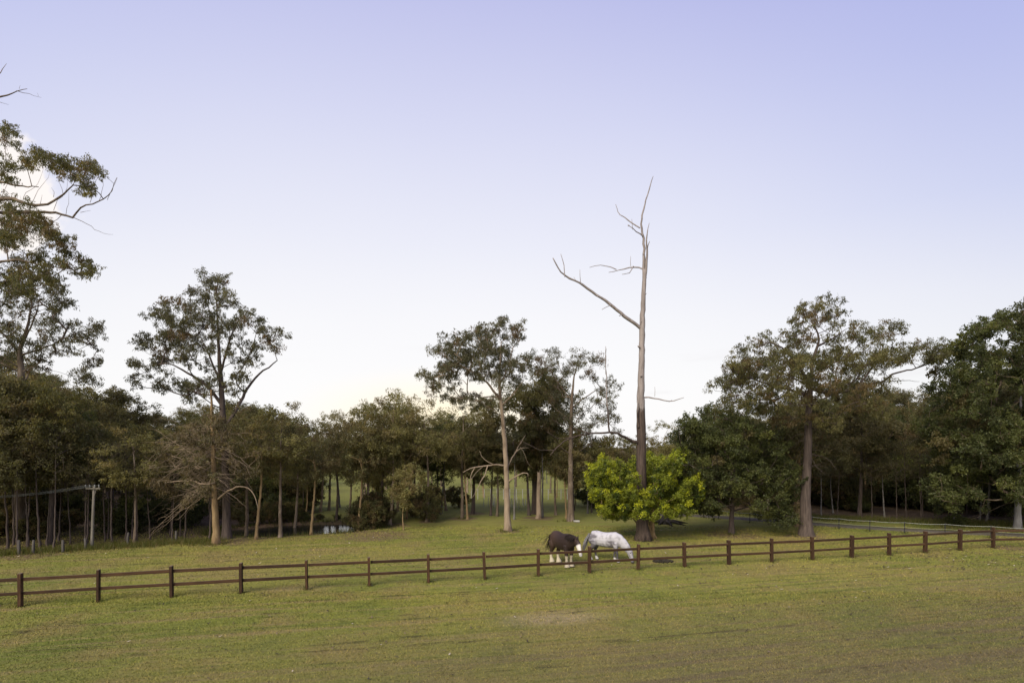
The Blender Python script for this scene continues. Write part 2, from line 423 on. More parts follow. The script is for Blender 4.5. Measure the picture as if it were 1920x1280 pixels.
def leaf_mesh(name, C, Rr, n_per, Lf, Wf, pal, rng, mat, droop=0.55, flat=0.8, fill=0.40, cpal=None):
    """C (m,3) clump centres, Rr (m,) radii"""
    C = np.asarray(C, float); Rr = np.asarray(Rr, float)
    cnt = np.maximum(8, (n_per * (Rr / Rr.mean()) ** 2).astype(int)); n = cnt.sum()
    ci = np.repeat(np.arange(len(C)), cnt)
    # each clump is a handful of lumps, so that its edge is ragged
    K = 10
    lump = rng.normal(0, 1, (len(C), K, 3)); lump /= np.linalg.norm(lump, axis=2)[..., None]
    lump *= rng.uniform(0.35, 1.25, (len(C), K, 1)); lump[..., 2] = lump[..., 2] * 0.9 + 0.08
    lk = rng.integers(0, K, n)
    d = rng.normal(0, 1, (n, 3)); d /= np.linalg.norm(d, axis=1)[:, None]
    d *= rng.random((n, 1)) ** 0.5
    P = lump[ci, lk] + d * fill * rng.uniform(0.7, 1.3, (len(C), K, 1))[ci, lk]
    P[:, 2] *= flat
    P = C[ci] + P * Rr[ci][:, None]
    D = rng.normal(0, 1, (n, 3)); D[:, 2] -= droop * 2; D /= np.linalg.norm(D, axis=1)[:, None]
    S = np.cross(D, rng.normal(0, 1, (n, 3))); S /= np.linalg.norm(S, axis=1)[:, None]
    l = Lf * rng.uniform(0.6, 1.3, n)[:, None]; w = Wf * rng.uniform(0.7, 1.3, n)[:, None]
    V = np.stack([P, P + D * l * 0.45 + S * w, P + D * l, P + D * l * 0.45 - S * w], 1).reshape(-1, 3)
    cols = np.array([c for c, _ in PAL[pal]]); wt = np.array([x for _, x in PAL[pal]], float); wt /= wt.sum()
    cc = cols[rng.choice(len(cols), len(C), p=wt)]
    if cpal is not None:
        cc = np.array([np.array(PAL[q][rng.integers(len(PAL[q]))][0]) for q in cpal]); cols = cc; wt = np.full(len(cc), 1 / len(cc))
        c = cc[ci]
    else: c = 0.62 * cc[ci] + 0.38 * cols[rng.choice(len(cols), n, p=wt)]
    c = 1.42 * c * rng.uniform(0.72, 1.3, (n, 1)) * rng.uniform(0.85, 1.18, (len(C), 1))[ci]
    return mesh_np(name, V, np.arange(4 * n).reshape(-1, 4), mat, False, fcol=c)

def resample(P, r, step):
    P = np.asarray(P, float); r = np.asarray(r, float)
    s = np.r_[0, np.cumsum(np.linalg.norm(np.diff(P, axis=0), axis=1))]
    t = np.linspace(0, s[-1], max(3, int(s[-1] / step) + 1))
    Q = np.stack([np.interp(t, s, P[:, i]) for i in range(3)], -1); q = np.interp(t, s, r)
    for _ in range(2): Q[1:-1] = (Q[:-2] + 2 * Q[1:-1] + Q[2:]) / 4
    return Q, q

class Skel:
    def __init__(s, rng): s.p = []; s.par = []; s.fix = []; s.chains = []; s.ok = []; s.rng = rng
    def chain(s, P, r=None, start=None, attach=True):
        ids = [start] if start is not None else []
        prev = start
        for k, q in enumerate(P):
            s.p.append(np.array(q, float)); s.par.append(prev); s.fix.append(None if r is None else float(r[k])); s.ok.append(attach)
            prev = len(s.p) - 1; ids.append(prev)
        s.chains.append(ids); return ids
    def nearest(s, q): return int(np.argmin(np.linalg.norm(np.array(s.p) - q, axis=1)))
    def reach(s, c, zmin, wob=0.10, step=0.4, rise=0.5):
        A = np.array(s.p); d = c - A; hz = np.hypot(d[:, 0], d[:, 1]); dist = np.linalg.norm(d, axis=1)
        cost = dist + 1.1 * np.maximum(0, rise * hz - d[:, 2])
        cost[(A[:, 2] < zmin) | ~np.array(s.ok)] += 1e3
        i = int(np.argmin(cost)); p = A[i]; Dn = dist[i]
        if Dn < 0.15: return
        pi = s.par[i]; dr = A[i] - A[pi] if pi is not None else np.array([0, 0, 1.0])
        dr = dr / (np.linalg.norm(dr) + 1e-9)
        out = (c - p) / Dn
        c1 = p + (0.35 * dr + 0.55 * out + np.array([0, 0, -0.05])) * Dn * 0.4 + s.rng.normal(0, wob * Dn * 0.4, 3)
        c2 = c - (0.6 * out + np.array([0, 0, 0.45])) * Dn * 0.3 + s.rng.normal(0, wob * Dn * 0.4, 3)
        n = max(2, int(Dn / step)); t = np.linspace(0, 1, n + 1)[1:, None]
        P = (1 - t) ** 3 * p + 3 * (1 - t) ** 2 * t * c1 + 3 * (1 - t) * t ** 2 * c2 + t ** 3 * c
        P[:-1] += s.rng.normal(0, 0.03, P[:-1].shape) * min(1, Dn)
        s.chain(P, None, i)
    def radii(s, tip=0.014, e=2.25):
        n = len(s.p); acc = np.zeros(n); r = np.zeros(n)
        for i in range(n - 1, -1, -1):
            v = acc[i] ** (1 / e) if acc[i] > 0 else tip
            r[i] = s.fix[i] if s.fix[i] is not None else v
            if s.par[i] is not None and s.fix[i] is None: acc[s.par[i]] += (r[i] * 1.02) ** e
        return r
    def build(s, mb_trunk, mb_limb, tip=0.014, cap_r=None):
        r = s.radii(tip)
        for ci, ids in enumerate(s.chains):
            P = np.array([s.p[i] for i in ids]); q = r[ids].copy()
            if s.fix[ids[-1]] is None and len(q) > 1:
                q[0] = min(q[0], q[1] * 1.25)
                q = np.minimum(q, cap_r) if cap_r else q
            k = 10 if q.max() > 0.18 else 7 if q.max() > 0.08 else 5 if q.max() > 0.03 else 3
            (mb_trunk if ci == 0 else mb_limb).tube(P, q, k)

def twigs(mb, C, Rr, rng, per=4, r=0.008):
    for c, q in zip(C, Rr):
        for _ in range(per):
            d = rng.normal(0, 1, 3); d[2] = d[2] * 0.6 + 0.2; d *= q * rng.uniform(0.5, 1.0) / np.linalg.norm(d)
            mid = c + d * 0.5 + rng.normal(0, 0.08, 3) * q
            mb.tube([c - d * 0.05, mid, c + d], [r, r * 0.8, r * 0.4], 3, False)

def make_tree(name, base, trunk, clumps, radii, *, bark, pal, seed, leaves=170, Lf=0.23, Wf=0.042, leafmat='leaf', zmin=2.0, limb_bark=None, cpal=None,
              limbs=(), extra=(), tip=0.014, flat=0.85, droop=0.55, tw=4, rise=0.5, fill=0.42, flare=1.5, label=None, group=None, nolink=False, cap_r=0.16):
    """coordinates are world ones; parts are stored relative to the base. trunk: list of (point, radius)"""
    rng = np.random.default_rng(seed); base = np.asarray(base, float)
    P = np.array([p for p, _ in trunk], float) - base; r = np.array([q for _, q in trunk], float)
    Q, q = resample(P, r, 0.35)
    q = q * (1 + (flare - 1) * np.exp(-np.maximum(Q[:, 2], 0) / 0.35))
    Q[:, :2] += rng.normal(0, 0.012, Q[:, :2].shape)
    Q[0, 2] -= 0.12
    sk = Skel(rng); sk.chain(Q, q)
    for lm in limbs:                     # (points, r0, r1): big limbs seen in the photograph; the crown hangs on them
        LP = np.array(lm[0], float) - base
        LQ, lq = resample(LP, np.linspace(lm[1], lm[2], len(LP)), 0.35)
        LQ[1:] += rng.normal(0, 0.02, LQ[1:].shape)
        i = sk.nearest(LQ[0]); sk.chain(LQ, lq, None, True)
    C = np.asarray(clumps, float) - base; Rr = np.asarray(radii, float)
    A = np.array(sk.p)
    order = np.argsort([np.linalg.norm(A - c, axis=1).min() for c in C])
    for k in order: sk.reach(C[k], zmin, rise=rise)
    mt, ml = MB(), MB()
    sk.build(mt, ml, tip, cap_r)
    for ex in extra:                     # bare twigs and dead branches
        EP, eq = resample(np.array(ex[0], float) - base, np.linspace(ex[1], ex[2], len(ex[0])), 0.3)
        EP[1:] += rng.normal(0, 0.02, EP[1:].shape)
        ml.tube(EP, eq, 5 if ex[1] > 0.03 else 3)
    if tw: twigs(ml, C, Rr, rng, tw)
    if limb_bark is None:
        mt.add(np.concatenate(ml.V), np.concatenate(ml.F4), np.concatenate(ml.F3) if ml.F3 else ())
    meshes = [('trunk', mt.mesh(name + '_trunk', M[bark], True))]
    if limb_bark: meshes.append(('limbs', ml.mesh(name + '_limbs', M[limb_bark or bark], True)))
    meshes.append(('crown', leaf_mesh(name + '_crown', C, Rr, leaves, Lf, Wf, pal, rng, M[leafmat], droop, flat, fill, cpal)))
    if nolink: return meshes
    t = empty(name, base); tag(t, label, 'tree', group)
    for nme, me in meshes: link(nme, me, t)
    return t

def zoomlist(s, ox, oy, sc): return [(ox + a / sc, oy + b / sc) for a, b in s]
def pair(s): v = [float(x) for x in s.replace('|', ' ').split()]; return list(zip(v[::2], v[1::2]))

def px_clumps(pts, Y, rpx, rng, depth, cx, hw, dup=1.6, jit=6):
    """traced clump pixels to points spread through the depth of the crown"""
    C, Rr = [], []
    for x, y in pts:
        dd = dup * 1.7; n = int(dd) + (rng.random() < dd % 1)
        for k in range(max(1, n)):
            e = math.sqrt(max(0.12, 1 - ((x - cx) / hw) ** 2))
            dy = rng.uniform(-1, 1) * depth * e
            j = 0 if k == 0 else jit * 1.35
            C.append(W(x + rng.normal(0, 1 + j), y + rng.normal(0, 1 + j), Y + dy)); Rr.append(0.86 * rpx * rng.uniform(0.6, 1.35) * Y / F)
    return C, Rr

def poly_pts(poly, n, rng, gap=0):
    P = np.array(poly, float); lo, hi = P.min(0), P.max(0); out = []
    t = 0
    while len(out) < n and t < n * 60:
        t += 1
        q = lo + rng.random(2) * (hi - lo); ins = False; j = len(P) - 1
        for i in range(len(P)):
            if (P[i, 1] > q[1]) != (P[j, 1] > q[1]) and q[0] < (P[j, 0] - P[i, 0]) * (q[1] - P[i, 1]) / (P[j, 1] - P[i, 1]) + P[i, 0]: ins = not ins
            j = i
        if ins and (gap == 0 or all((q[0] - o[0]) ** 2 + (q[1] - o[1]) ** 2 > gap * gap for o in out)): out.append(tuple(q))
    return out

def pxline(pts, Y0, Y1=None):
    Y1 = Y0 if Y1 is None else Y1
    return [W(x, y, Y0 + (Y1 - Y0) * i / max(1, len(pts) - 1)) for i, (x, y) in enumerate(pts)]

# ------------------------------------------------------------------ the tall gum by the pond
rng = np.random.default_rng(21)
g = ground(G(425, 1009)); Y = g[1]; s = Y / F
pts = zoomlist(pair('''780 130|870 110|740 230|850 210|960 230|670 195|890 310|1010 310|450 300|560 310|340 360|340 430|440 390|620 340|700 400|810 390|1060 410|1120 390
470 470|640 500|740 500|900 480|1000 490|1100 460|1210 490|1290 560|1370 540|1240 590|480 560|400 560|260 590|200 650|320 640|560 580|660 600|780 600|900 560|1050 560|1330 640
1180 680|1140 740|960 680|440 700|520 680|640 700|580 760|330 760|420 810|650 800|740 700|960 740|1090 790|1040 850|770 830|200 840|130 850|300 840|130 950|350 980|860 940|730 990
1020 940|640 1010|560 1050|470 980|700 1080|800 1100|600 1130|1000 1080|930 1020|820 120|380 410|600 440|540 500|700 460|460 620|380 640|560 640|700 540|820 460'''), 220, 500, 4.57)
C, Rr = px_clumps(pts, Y, 13, rng, 3.6, 395, 165, 1.9, 7)
make_tree('tall_gum_tree', g, [(g, 0.25), (W(424, 900, Y), 0.205), (W(418, 784, Y), 0.175), (W(416, 745, Y), 0.155), (W(411, 666, Y), 0.10), (W(408, 600, Y), 0.05), (W(405, 545, Y), 0.02)], C, Rr,
    bark='bark_dark', pal='grey', seed=1, leaves=160, Lf=0.145, Wf=0.021, droop=0.85, zmin=4.2, tip=0.012, label='tallest gum beside the pond with dark trunk and airy domed crown', group=None,
    limbs=[(pxline([(421, 800), (437, 780), (455, 745), (472, 714), (498, 692), (520, 675)], Y, Y + 1.5), 0.13, 0.03),
           (pxline([(417, 760), (390, 722), (366, 708), (340, 690), (315, 680)], Y, Y - 1.5), 0.11, 0.03),
           (pxline([(414, 720), (402, 690), (385, 650), (372, 625)], Y, Y + 1.0), 0.09, 0.02),
           (pxline([(413, 700), (425, 660), (436, 620), (448, 600)], Y, Y - 1), 0.08, 0.02)])

# tan gum with a skirt of bare drooping branches in front of it
g = ground(G(406, 1019)); Y = g[1]
ext = []
for _ in range(85):
    side = -1 if rng.random() < 0.72 else 1
    y0 = rng.uniform(795, 925); ln_ = rng.uniform(35, 135) if side < 0 else rng.uniform(20, 80)
    slope = rng.uniform(-0.55, 0.35); q = [(401, y0)]; xx, yy = 401.0, y0
    for k in range(10):
        xx += side * ln_ / 10; slope += rng.normal(0.075, 0.30); slope = max(-0.9, min(1.0, slope)); yy += slope * ln_ / 10
        q.append((xx, yy))
    dY = rng.uniform(-2.8, 2.8)
    ext.append((pxline(q, Y, Y + dY), rng.uniform(0.014, 0.030), 0.005))
    for _ in range(4):
        k = rng.integers(2, 10); bx_, by_ = q[k]; w2 = [(bx_, by_)]
        for _ in range(4): w2.append((w2[-1][0] + side * rng.uniform(1, 8), w2[-1][1] + rng.normal(2, 6)))
        ext.append((pxline(w2, Y + dY * k / 10, Y + dY * k / 10 + rng.normal(0, .4)), 0.010, 0.003))
ext.append((pxline([(409, 935), (425, 920), (440, 912), (458, 911), (470, 916), (480, 932), (484, 955)], Y, Y - 1.2), 0.06, 0.012))
ext.append((pxline([(400, 905), (380, 930), (355, 945), (345, 965), (325, 980), (328, 972)], Y, Y - 1.0), 0.03, 0.008))
pl = poly_pts([(262, 868), (300, 830), (360, 800), (400, 775), (450, 790), (480, 830), (490, 880), (470, 900), (430, 890), (380, 920), (320, 950), (285, 900)], 55, rng)
C, Rr = px_clumps(pl, Y, 12, rng, 2.4, 380, 120, 1.0)
make_tree('tan_gum_tree', g, [(g, 0.20), (W(402, 930, Y), 0.15), (W(400, 850, Y), 0.115), (W(398, 800, Y), 0.10), (W(396, 730, Y), 0.04)], C, Rr, bark='bark_tan', limb_bark='twig', pal='dead', seed=2,
    leaves=110, Lf=0.16, Wf=0.028, zmin=3.0, rise=0.1, extra=ext, tip=0.010, tw=5, droop=0.8, flare=1.35, label='gum with smooth tan trunk and a skirt of bare drooping branches')

# ------------------------------------------------------------------ pale gum in the middle of the paddock
rng = np.random.default_rng(22)
g = ground(G(952, 996)); Y = g[1]
pts = zoomlist(pair('''765 150|860 140|985 180|1000 230|870 280|980 330|600 230|680 230|560 280|640 290|400 320|330 350|230 390|430 330|520 400|700 300|780 340|660 390|720 390|310 480
260 560|330 570|420 470|430 580|500 520|560 480|640 440|230 640|320 660|190 720|130 700|170 770|520 620|620 520|650 600|770 550|720 570|850 500|930 470|940 560|890 400|1000 510|1060 600
960 680|1040 680|650 680|720 660|350 420|480 450|390 540|290 620|470 340|760 480|820 420|940 610|1100 560|450 880|380 900|560 900|640 860|700 900'''), 780, 580, 5.334)
C, Rr = px_clumps(pts, Y, 13, rng, 3.2, 890, 120, 2.1, 6)
make_tree('pale_gum_tree', g, [(g, 0.22), (W(950, 900, Y), 0.17), (W(946, 818, Y), 0.145), (W(941, 770, Y), 0.12), (W(938, 747, Y), 0.11), (W(936, 715, Y), 0.09), (W(938, 690, Y), 0.06), (W(940, 640, Y), 0.025)], C, Rr,
    bark='bark_pale', pal='grey', seed=3, leaves=175, Lf=0.145, Wf=0.021, droop=0.85, zmin=5.2, tip=0.012, label='pale barked gum with high spreading crown standing alone in the paddock',
    limbs=[(pxline([(939, 750), (927, 735), (912, 715), (895, 700), (872, 690), (850, 680)], Y, Y - 1.5), 0.09, 0.025),
           (pxline([(938, 745), (920, 743), (900, 744), (880, 742)], Y, Y + 1.2), 0.06, 0.02),
           (pxline([(937, 720), (948, 700), (955, 680), (962, 650)], Y, Y + 1), 0.07, 0.02),
           (pxline([(940, 760), (958, 745), (970, 730), (980, 715)], Y, Y - 1), 0.06, 0.02)],
    extra=[(pxline([(946, 873), (935, 869), (915, 872), (890, 877), (880, 876), (868, 885)], Y, Y - 1.2), 0.075, 0.018),
           (pxline([(915, 872), (910, 890), (902, 905), (893, 918), (886, 935)], Y - .6, Y - 1.4), 0.04, 0.012),
           (pxline([(890, 877), (880, 890), (884, 912), (882, 930)], Y - .9, Y - 1.2), 0.032, 0.010),
           (pxline([(925, 870), (912, 866), (902, 858), (899, 845)], Y - .4, Y - .2), 0.03, 0.01),
           (pxline([(905, 875), (893, 885), (880, 900), (874, 915)], Y - .8, Y - 2), 0.03, 0.01),
           (pxline([(951, 903), (965, 893), (978, 886), (995, 884), (990, 893)], Y, Y - .8), 0.055, 0.014),
           (pxline([(949, 880), (956, 868), (965, 850), (975, 838), (992, 840)], Y, Y + 1), 0.06, 0.015),
           (pxline([(965, 850), (972, 835), (985, 815)], Y + .5, Y + 1.2), 0.04, 0.012),
           (pxline([(975, 838), (985, 850), (988, 870), (1000, 878)], Y + .75, Y + .4), 0.02, 0.005)
           ])

# the dense rounded tree behind it
g = ground(G(1004, 962)); Y = g[1]
pl = poly_pts([(905, 780), (930, 760), (965, 735), (990, 705), (1030, 698), (1055, 720), (1075, 760), (1085, 800), (1070, 840), (1020, 850), (960, 850), (900, 840), (880, 810)], 75, rng)
C, Rr = px_clumps(pl, Y, 16, rng, 3.5, 985, 115, 2.3)
make_tree('dense_gum_tree', g, [(g, 0.30), (W(1003, 880, Y), 0.22), (W(1000, 800, Y), 0.15), (W(1005, 730, Y), 0.05)], C, Rr, bark='bark_dark', pal='olive', seed=4, leaves=190, Lf=0.19, Wf=0.034,
    zmin=4, label='dense dark dome of foliage just behind the pale gum')

# slender gum with a rounded open crown
g = ground(G(1070, 976)); Y = g[1]
pts = zoomlist(pair('''590 280|640 300|700 330|740 280|720 300|840 280|900 295|940 290|800 300|830 310|690 380|730 400|850 370|900 380|970 400|1000 410|940 440|980 450|720 450|760 470|870 480|930 500
950 460|700 500|830 560|900 570|940 580|980 545|1015 590|660 290|610 320|780 340|760 380|640 350|820 600|860 620|900 610|770 560|740 540'''), 760, 560, 2.56)
C, Rr = px_clumps(pts, Y, 13.5, rng, 3.0, 1080, 90, 1.7, 6)
make_tree('slender_gum_tree', g, [(g, 0.24), (W(1070, 880, Y), 0.19), (W(1071, 800, Y), 0.15), (W(1072, 747, Y), 0.11), (W(1075, 710, Y), 0.06), (W(1083, 680, Y), 0.02)], C, Rr,
    bark='bark_mid', pal='grey', seed=5, leaves=145, Lf=0.145, Wf=0.021, droop=0.85, zmin=5, tip=0.012, label='gum with straight brown trunk and see-through crown left of the dead tree',
    limbs=[(pxline([(1072, 765), (1090, 750), (1110, 735), (1130, 725)], Y, Y + 1), 0.07, 0.02), (pxline([(1072, 750), (1055, 730), (1040, 710), (1030, 690)], Y, Y - 1), 0.06, 0.02),
           (pxline([(1071, 860), (1085, 845), (1100, 838), (1110, 830)], Y, Y + 1), 0.05, 0.015), (pxline([(1070, 852), (1050, 838), (1040, 825)], Y, Y - 1), 0.05, 0.015)])

# ------------------------------------------------------------------ spreading ironbark on the right
rng = np.random.default_rng(23)
g = ground(G(1512, 1003)); Y = g[1]
Zr = lambda s_: zoomlist(pair(s_), 1340, 560, 4.174)
pts = Zr('''650 90|700 60|850 60|780 120|880 110|960 100|1030 110|760 180|640 190|940 220|1080 200|1060 260|1100 290|380 290|330 360|300 400|420 330|480 340|560 270|640 270|700 260|580 310|640 350
770 330|730 360|880 320|960 330|1030 310|1150 290|1250 230|1320 190|1400 230|1450 230|1280 280|1340 280|1230 360|1160 400|1390 380|1480 350|1560 370|1630 350|1540 410|1720 400|1800 390|1830 410|1780 440
1690 450|1440 460|1300 440|1230 500|1150 540|1080 520|950 460|1030 470|860 430|840 520|160 520|270 480|190 570|90 680|140 650|80 770|150 760|100 830|230 620|200 600|300 560|380 490|450 480|560 500|650 470
700 480|620 560|500 570|420 620|330 690|480 680|560 640|700 620|780 600|880 590|960 620|1050 600|1130 620|420 760|300 720|540 760|620 720|700 750|820 700|900 720|1000 700|1050 760|760 830|620 830|500 850
380 850|280 830|880 850|960 800|840 940|720 920|600 930|480 930|950 950|1050 880|1100 850|1200 780|1290 730|1300 800|1200 850|800 80|920 60|700 130|860 160''')
hi = [p for p in pts if p[1] < 700]; lo = [p for p in pts if p[1] >= 665]
C1, R1 = px_clumps(hi, Y, 13, rng, 4.0, 1550, 230, 1.6, 6); C2, R2 = px_clumps(lo, Y, 16, rng, 5.0, 1530, 200, 2.6, 9)
zl = lambda s_, a, b_: pxline(Zr(s_), a, b_)
make_tree('spreading_ironbark_tree', g, [(g, 0.40), (W(1510, 940, Y), 0.31), (W(1514, 860, Y), 0.25), (W(1516, 790, Y), 0.22), (W(1518, 740, Y), 0.18), (W(1522, 700, Y), 0.13)], C1 + C2, R1 + R2,
    bark='bark_dark', pal='olive', seed=6, leaves=200, Lf=0.145, Wf=0.021, droop=0.85, zmin=4.0, tip=0.013, flare=1.45, label='big ironbark with thick dark trunk and broad layered crown behind the fence',
    limbs=[(zl('740 700|900 740|1090 705|1150 700|1260 650|1330 650|1400 580|1560 550|1700 500|1830 450', Y, Y + 1.5), 0.13, 0.02),
           (zl('760 580|760 470|810 370|830 290|760 200|790 120', Y, Y - .5), 0.12, 0.02), (zl('810 370|900 330|960 280|1040 230', Y, Y + 1), 0.07, 0.015),
           (zl('1090 705|1180 620|1250 500|1290 400|1320 280', Y + .5, Y + 2), 0.08, 0.015), (zl('1330 650|1420 640|1560 640|1600 650', Y + 1, Y + 1.5), 0.03, 0.008),
           (zl('740 650|640 520|560 400|440 330|340 380', Y, Y - 2), 0.09, 0.015), (zl('740 760|560 700|400 660|220 600|120 680', Y, Y - 1), 0.09, 0.02)],
    extra=[(pxline([(1514 + rng.normal(0, 3), yy), (1514 + dx * .4, yy + rng.normal(-4, 6)), (1514 + dx, yy + rng.normal(12, 14))], Y, Y + rng.uniform(-1.5, 1.5)), 0.02, 0.005)
           for yy, dx in zip(rng.uniform(800, 880, 26), rng.uniform(-50, 60, 26))] +
          [(pxline([(1520, 850), (1545, 855), (1560, 868), (1570, 880)], Y, Y - 1), 0.03, 0.008)])

# the tall dark tree at the right edge
g = ground(G(1908, 991)); Y = g[1]
pl = poly_pts([(1738, 800), (1745, 740), (1760, 690), (1790, 655), (1815, 640), (1835, 602), (1868, 600), (1895, 575), (1925, 568), (1990, 545), (2070, 590), (2110, 700), (2100, 850), (2040, 940), (1900, 935),
               (1850, 945), (1800, 962), (1770, 955), (1745, 900), (1730, 850)], 210, rng, 8)
C, Rr = px_clumps(pl, Y, 16, rng, 5.0, 1915, 190, 2.6, 8)
make_tree('dark_evergreen_tree', g, [(g, 0.20), (W(1909, 900, Y), 0.17), (W(1912, 800, Y), 0.12), (W(1915, 740, Y), 0.04)], C, Rr, bark='bark_white', limb_bark='bark_mid', pal='green', seed=7,
    leaves=230, Lf=0.165, Wf=0.040, zmin=1.6, droop=0.3, rise=0.25, label='tall dense dark green tree with a whitish trunk by the tape fence')

# low broad tree on a short trunk
g = ground(G(1372, 999)); Y = g[1]
pl = poly_pts([(1272, 800), (1290, 785), (1320, 775), (1360, 765), (1400, 790), (1430, 800), (1470, 830), (1490, 880), (1492, 930), (1470, 950), (1440, 940), (1400, 948), (1350, 950), (1310, 950), (1275, 930), (1262, 870)], 120, rng, 7)
pl += [(1468, 968), (1474, 975), (1462, 960), (1478, 962), (1320, 955), (1340, 958)]
C, Rr = px_clumps(pl, Y, 14, rng, 3.6, 1378, 115, 2.4, 7)
make_tree('low_broad_tree', g, [(g, 0.17), (W(1372, 965, Y), 0.14), (W(1374, 940, Y), 0.13), (W(1378, 880, Y), 0.09), (W(1380, 820, Y), 0.04)], C, Rr, bark='bark_dark', pal='green', seed=8, leaves=190, Lf=0.14, Wf=0.032,
    zmin=1.3, droop=0.3, rise=0.2, label='low broad green tree on a short dark trunk left of the ironbark',
    limbs=[(pxline([(1373, 955), (1352, 940), (1335, 925), (1320, 900)], Y, Y - 1), 0.06, 0.02), (pxline([(1374, 958), (1395, 952), (1415, 946), (1440, 925)], Y, Y + 1), 0.06, 0.02)])

# tan trunked gum behind the ironbark
g = ground(G(1494, 986)); Y = g[1]
pl = poly_pts([(1420, 830), (1440, 790), (1500, 770), (1560, 790), (1580, 840), (1540, 870), (1460, 870)], 40, rng, 8)
C, Rr = px_clumps(pl, Y, 14, rng, 3, 1500, 85, 1.5)
make_tree('tan_trunk_gum_tree', g, [(g, 0.24), (W(1494, 930, Y), 0.19), (W(1496, 860, Y), 0.15), (W(1498, 800, Y), 0.07)], C, Rr, bark='bark_tan', pal='brown', seed=9, leaves=150, zmin=4, label='gum with an orange tan trunk close behind the dark ironbark',
    extra=[(pxline([(1490, 925), (1484, 905), (1481, 892)], Y), 0.06, 0.02)])

# ------------------------------------------------------------------ trees at the left edge
rng = np.random.default_rng(24)
Yl = 31.5; g = ground(np.array([(-70 - CX) / F * Yl, Yl, 0])); Y = Yl
Zl = lambda s_: zoomlist(pair(s_), 0, 100, 2.783)
pts = Zl('''20 590|60 600|40 640|130 545|190 550|160 570|230 550|270 560|310 570|350 580|400 600|440 590|490 590|520 610|300 600|360 620|420 640|390 650|420 720|480 730|10 770|30 810|60 830|120 830|200 850
20 870|80 870|150 870|230 890|280 880|250 930|300 950|320 1000|340 980|30 980|60 960|350 1040|410 1080|440 1130|470 1130|300 1080|330 1110|230 1080|130 1080|150 1140|60 1150|240 1150|280 1190|200 1180
100 1190|30 1200|50 1250|130 1240|20 400|40 410|10 440|330 590|460 610|180 890|120 900|260 960|-60 500|-120 560|-40 700|-100 800|-200 700|-240 850|-300 600|-350 800|-60 900|-140 1000|-250 1000|-400 950|-350 1100|-100 1100|-200 1150''')
C, Rr = px_clumps(pts, Y, 14, rng, 2.8, -30, 260, 1.6, 5)
lz = lambda s_, a, b_: pxline(Zl(s_), a, b_)
make_tree('overhanging_gum_tree', g, [(g, 0.50), (W(-75, 800, Y), 0.40), (W(-85, 600, Y), 0.32), (W(-95, 450, Y), 0.24), (W(-90, 300, Y), 0.14), (W(-70, 150, Y), 0.05)], C, Rr,
    bark='bark_mid', pal='olive', seed=10, leaves=170, Lf=0.145, Wf=0.021, droop=0.85, zmin=5, tip=0.010, cap_r=0.09, label='tall gum at the edge whose twisted limbs overhang the sky beside the wood',
    limbs=[(lz('-240 900|-100 790|30 750|100 765|170 800|250 790|330 740|380 690', Y, Y - .5), 0.13, 0.03), (lz('-200 860|-60 830|170 830|270 825|380 855', Y + .5, Y), 0.12, 0.05),
           (lz('380 855|420 800|470 785|550 770|580 720|610 650', Y, Y - .4), 0.05, 0.012), (lz('-230 1100|-60 1110|60 1070|160 1090|260 1115|350 1125', Y, Y + .4), 0.09, 0.015),
           (lz('-230 700|-100 660|40 680|130 700|200 690', Y, Y - .8), 0.09, 0.02)],
    extra=[(lz('380 855|440 880|510 930|590 950', Y, Y - .5), 0.022, 0.006), (lz('-240 300|-100 240|0 225|50 225|80 195|145 187', Y, Y), 0.07, 0.012), (lz('85 195|150 215|215 230', Y, Y), 0.02, 0.006),
           (lz('-60 235|0 250|45 270', Y, Y), 0.02, 0.006), (lz('-180 260|-60 160|0 105|30 55', Y, Y), 0.05, 0.008), (lz('100 187|98 170|104 165', Y, Y), 0.01, 0.005), (lz('200 225|208 212|195 205', Y, Y), 0.008, 0.004)] +
          [(lz(s_, Y, Y - .2), 0.016, 0.005) for s_ in ('120 770|110 740|150 715|200 700|210 640|230 600', '150 790|190 740|230 670|260 620', '280 820|300 760|350 730|360 680|345 640', '345 840|350 800|365 770|360 720',
            '560 765|570 730|600 680|615 645', '470 780|500 700|490 650', '515 775|540 700|545 630', '280 750|300 715|270 700', '420 830|450 825|475 822', '330 740|320 690|300 640', '210 790|205 760|220 740')])

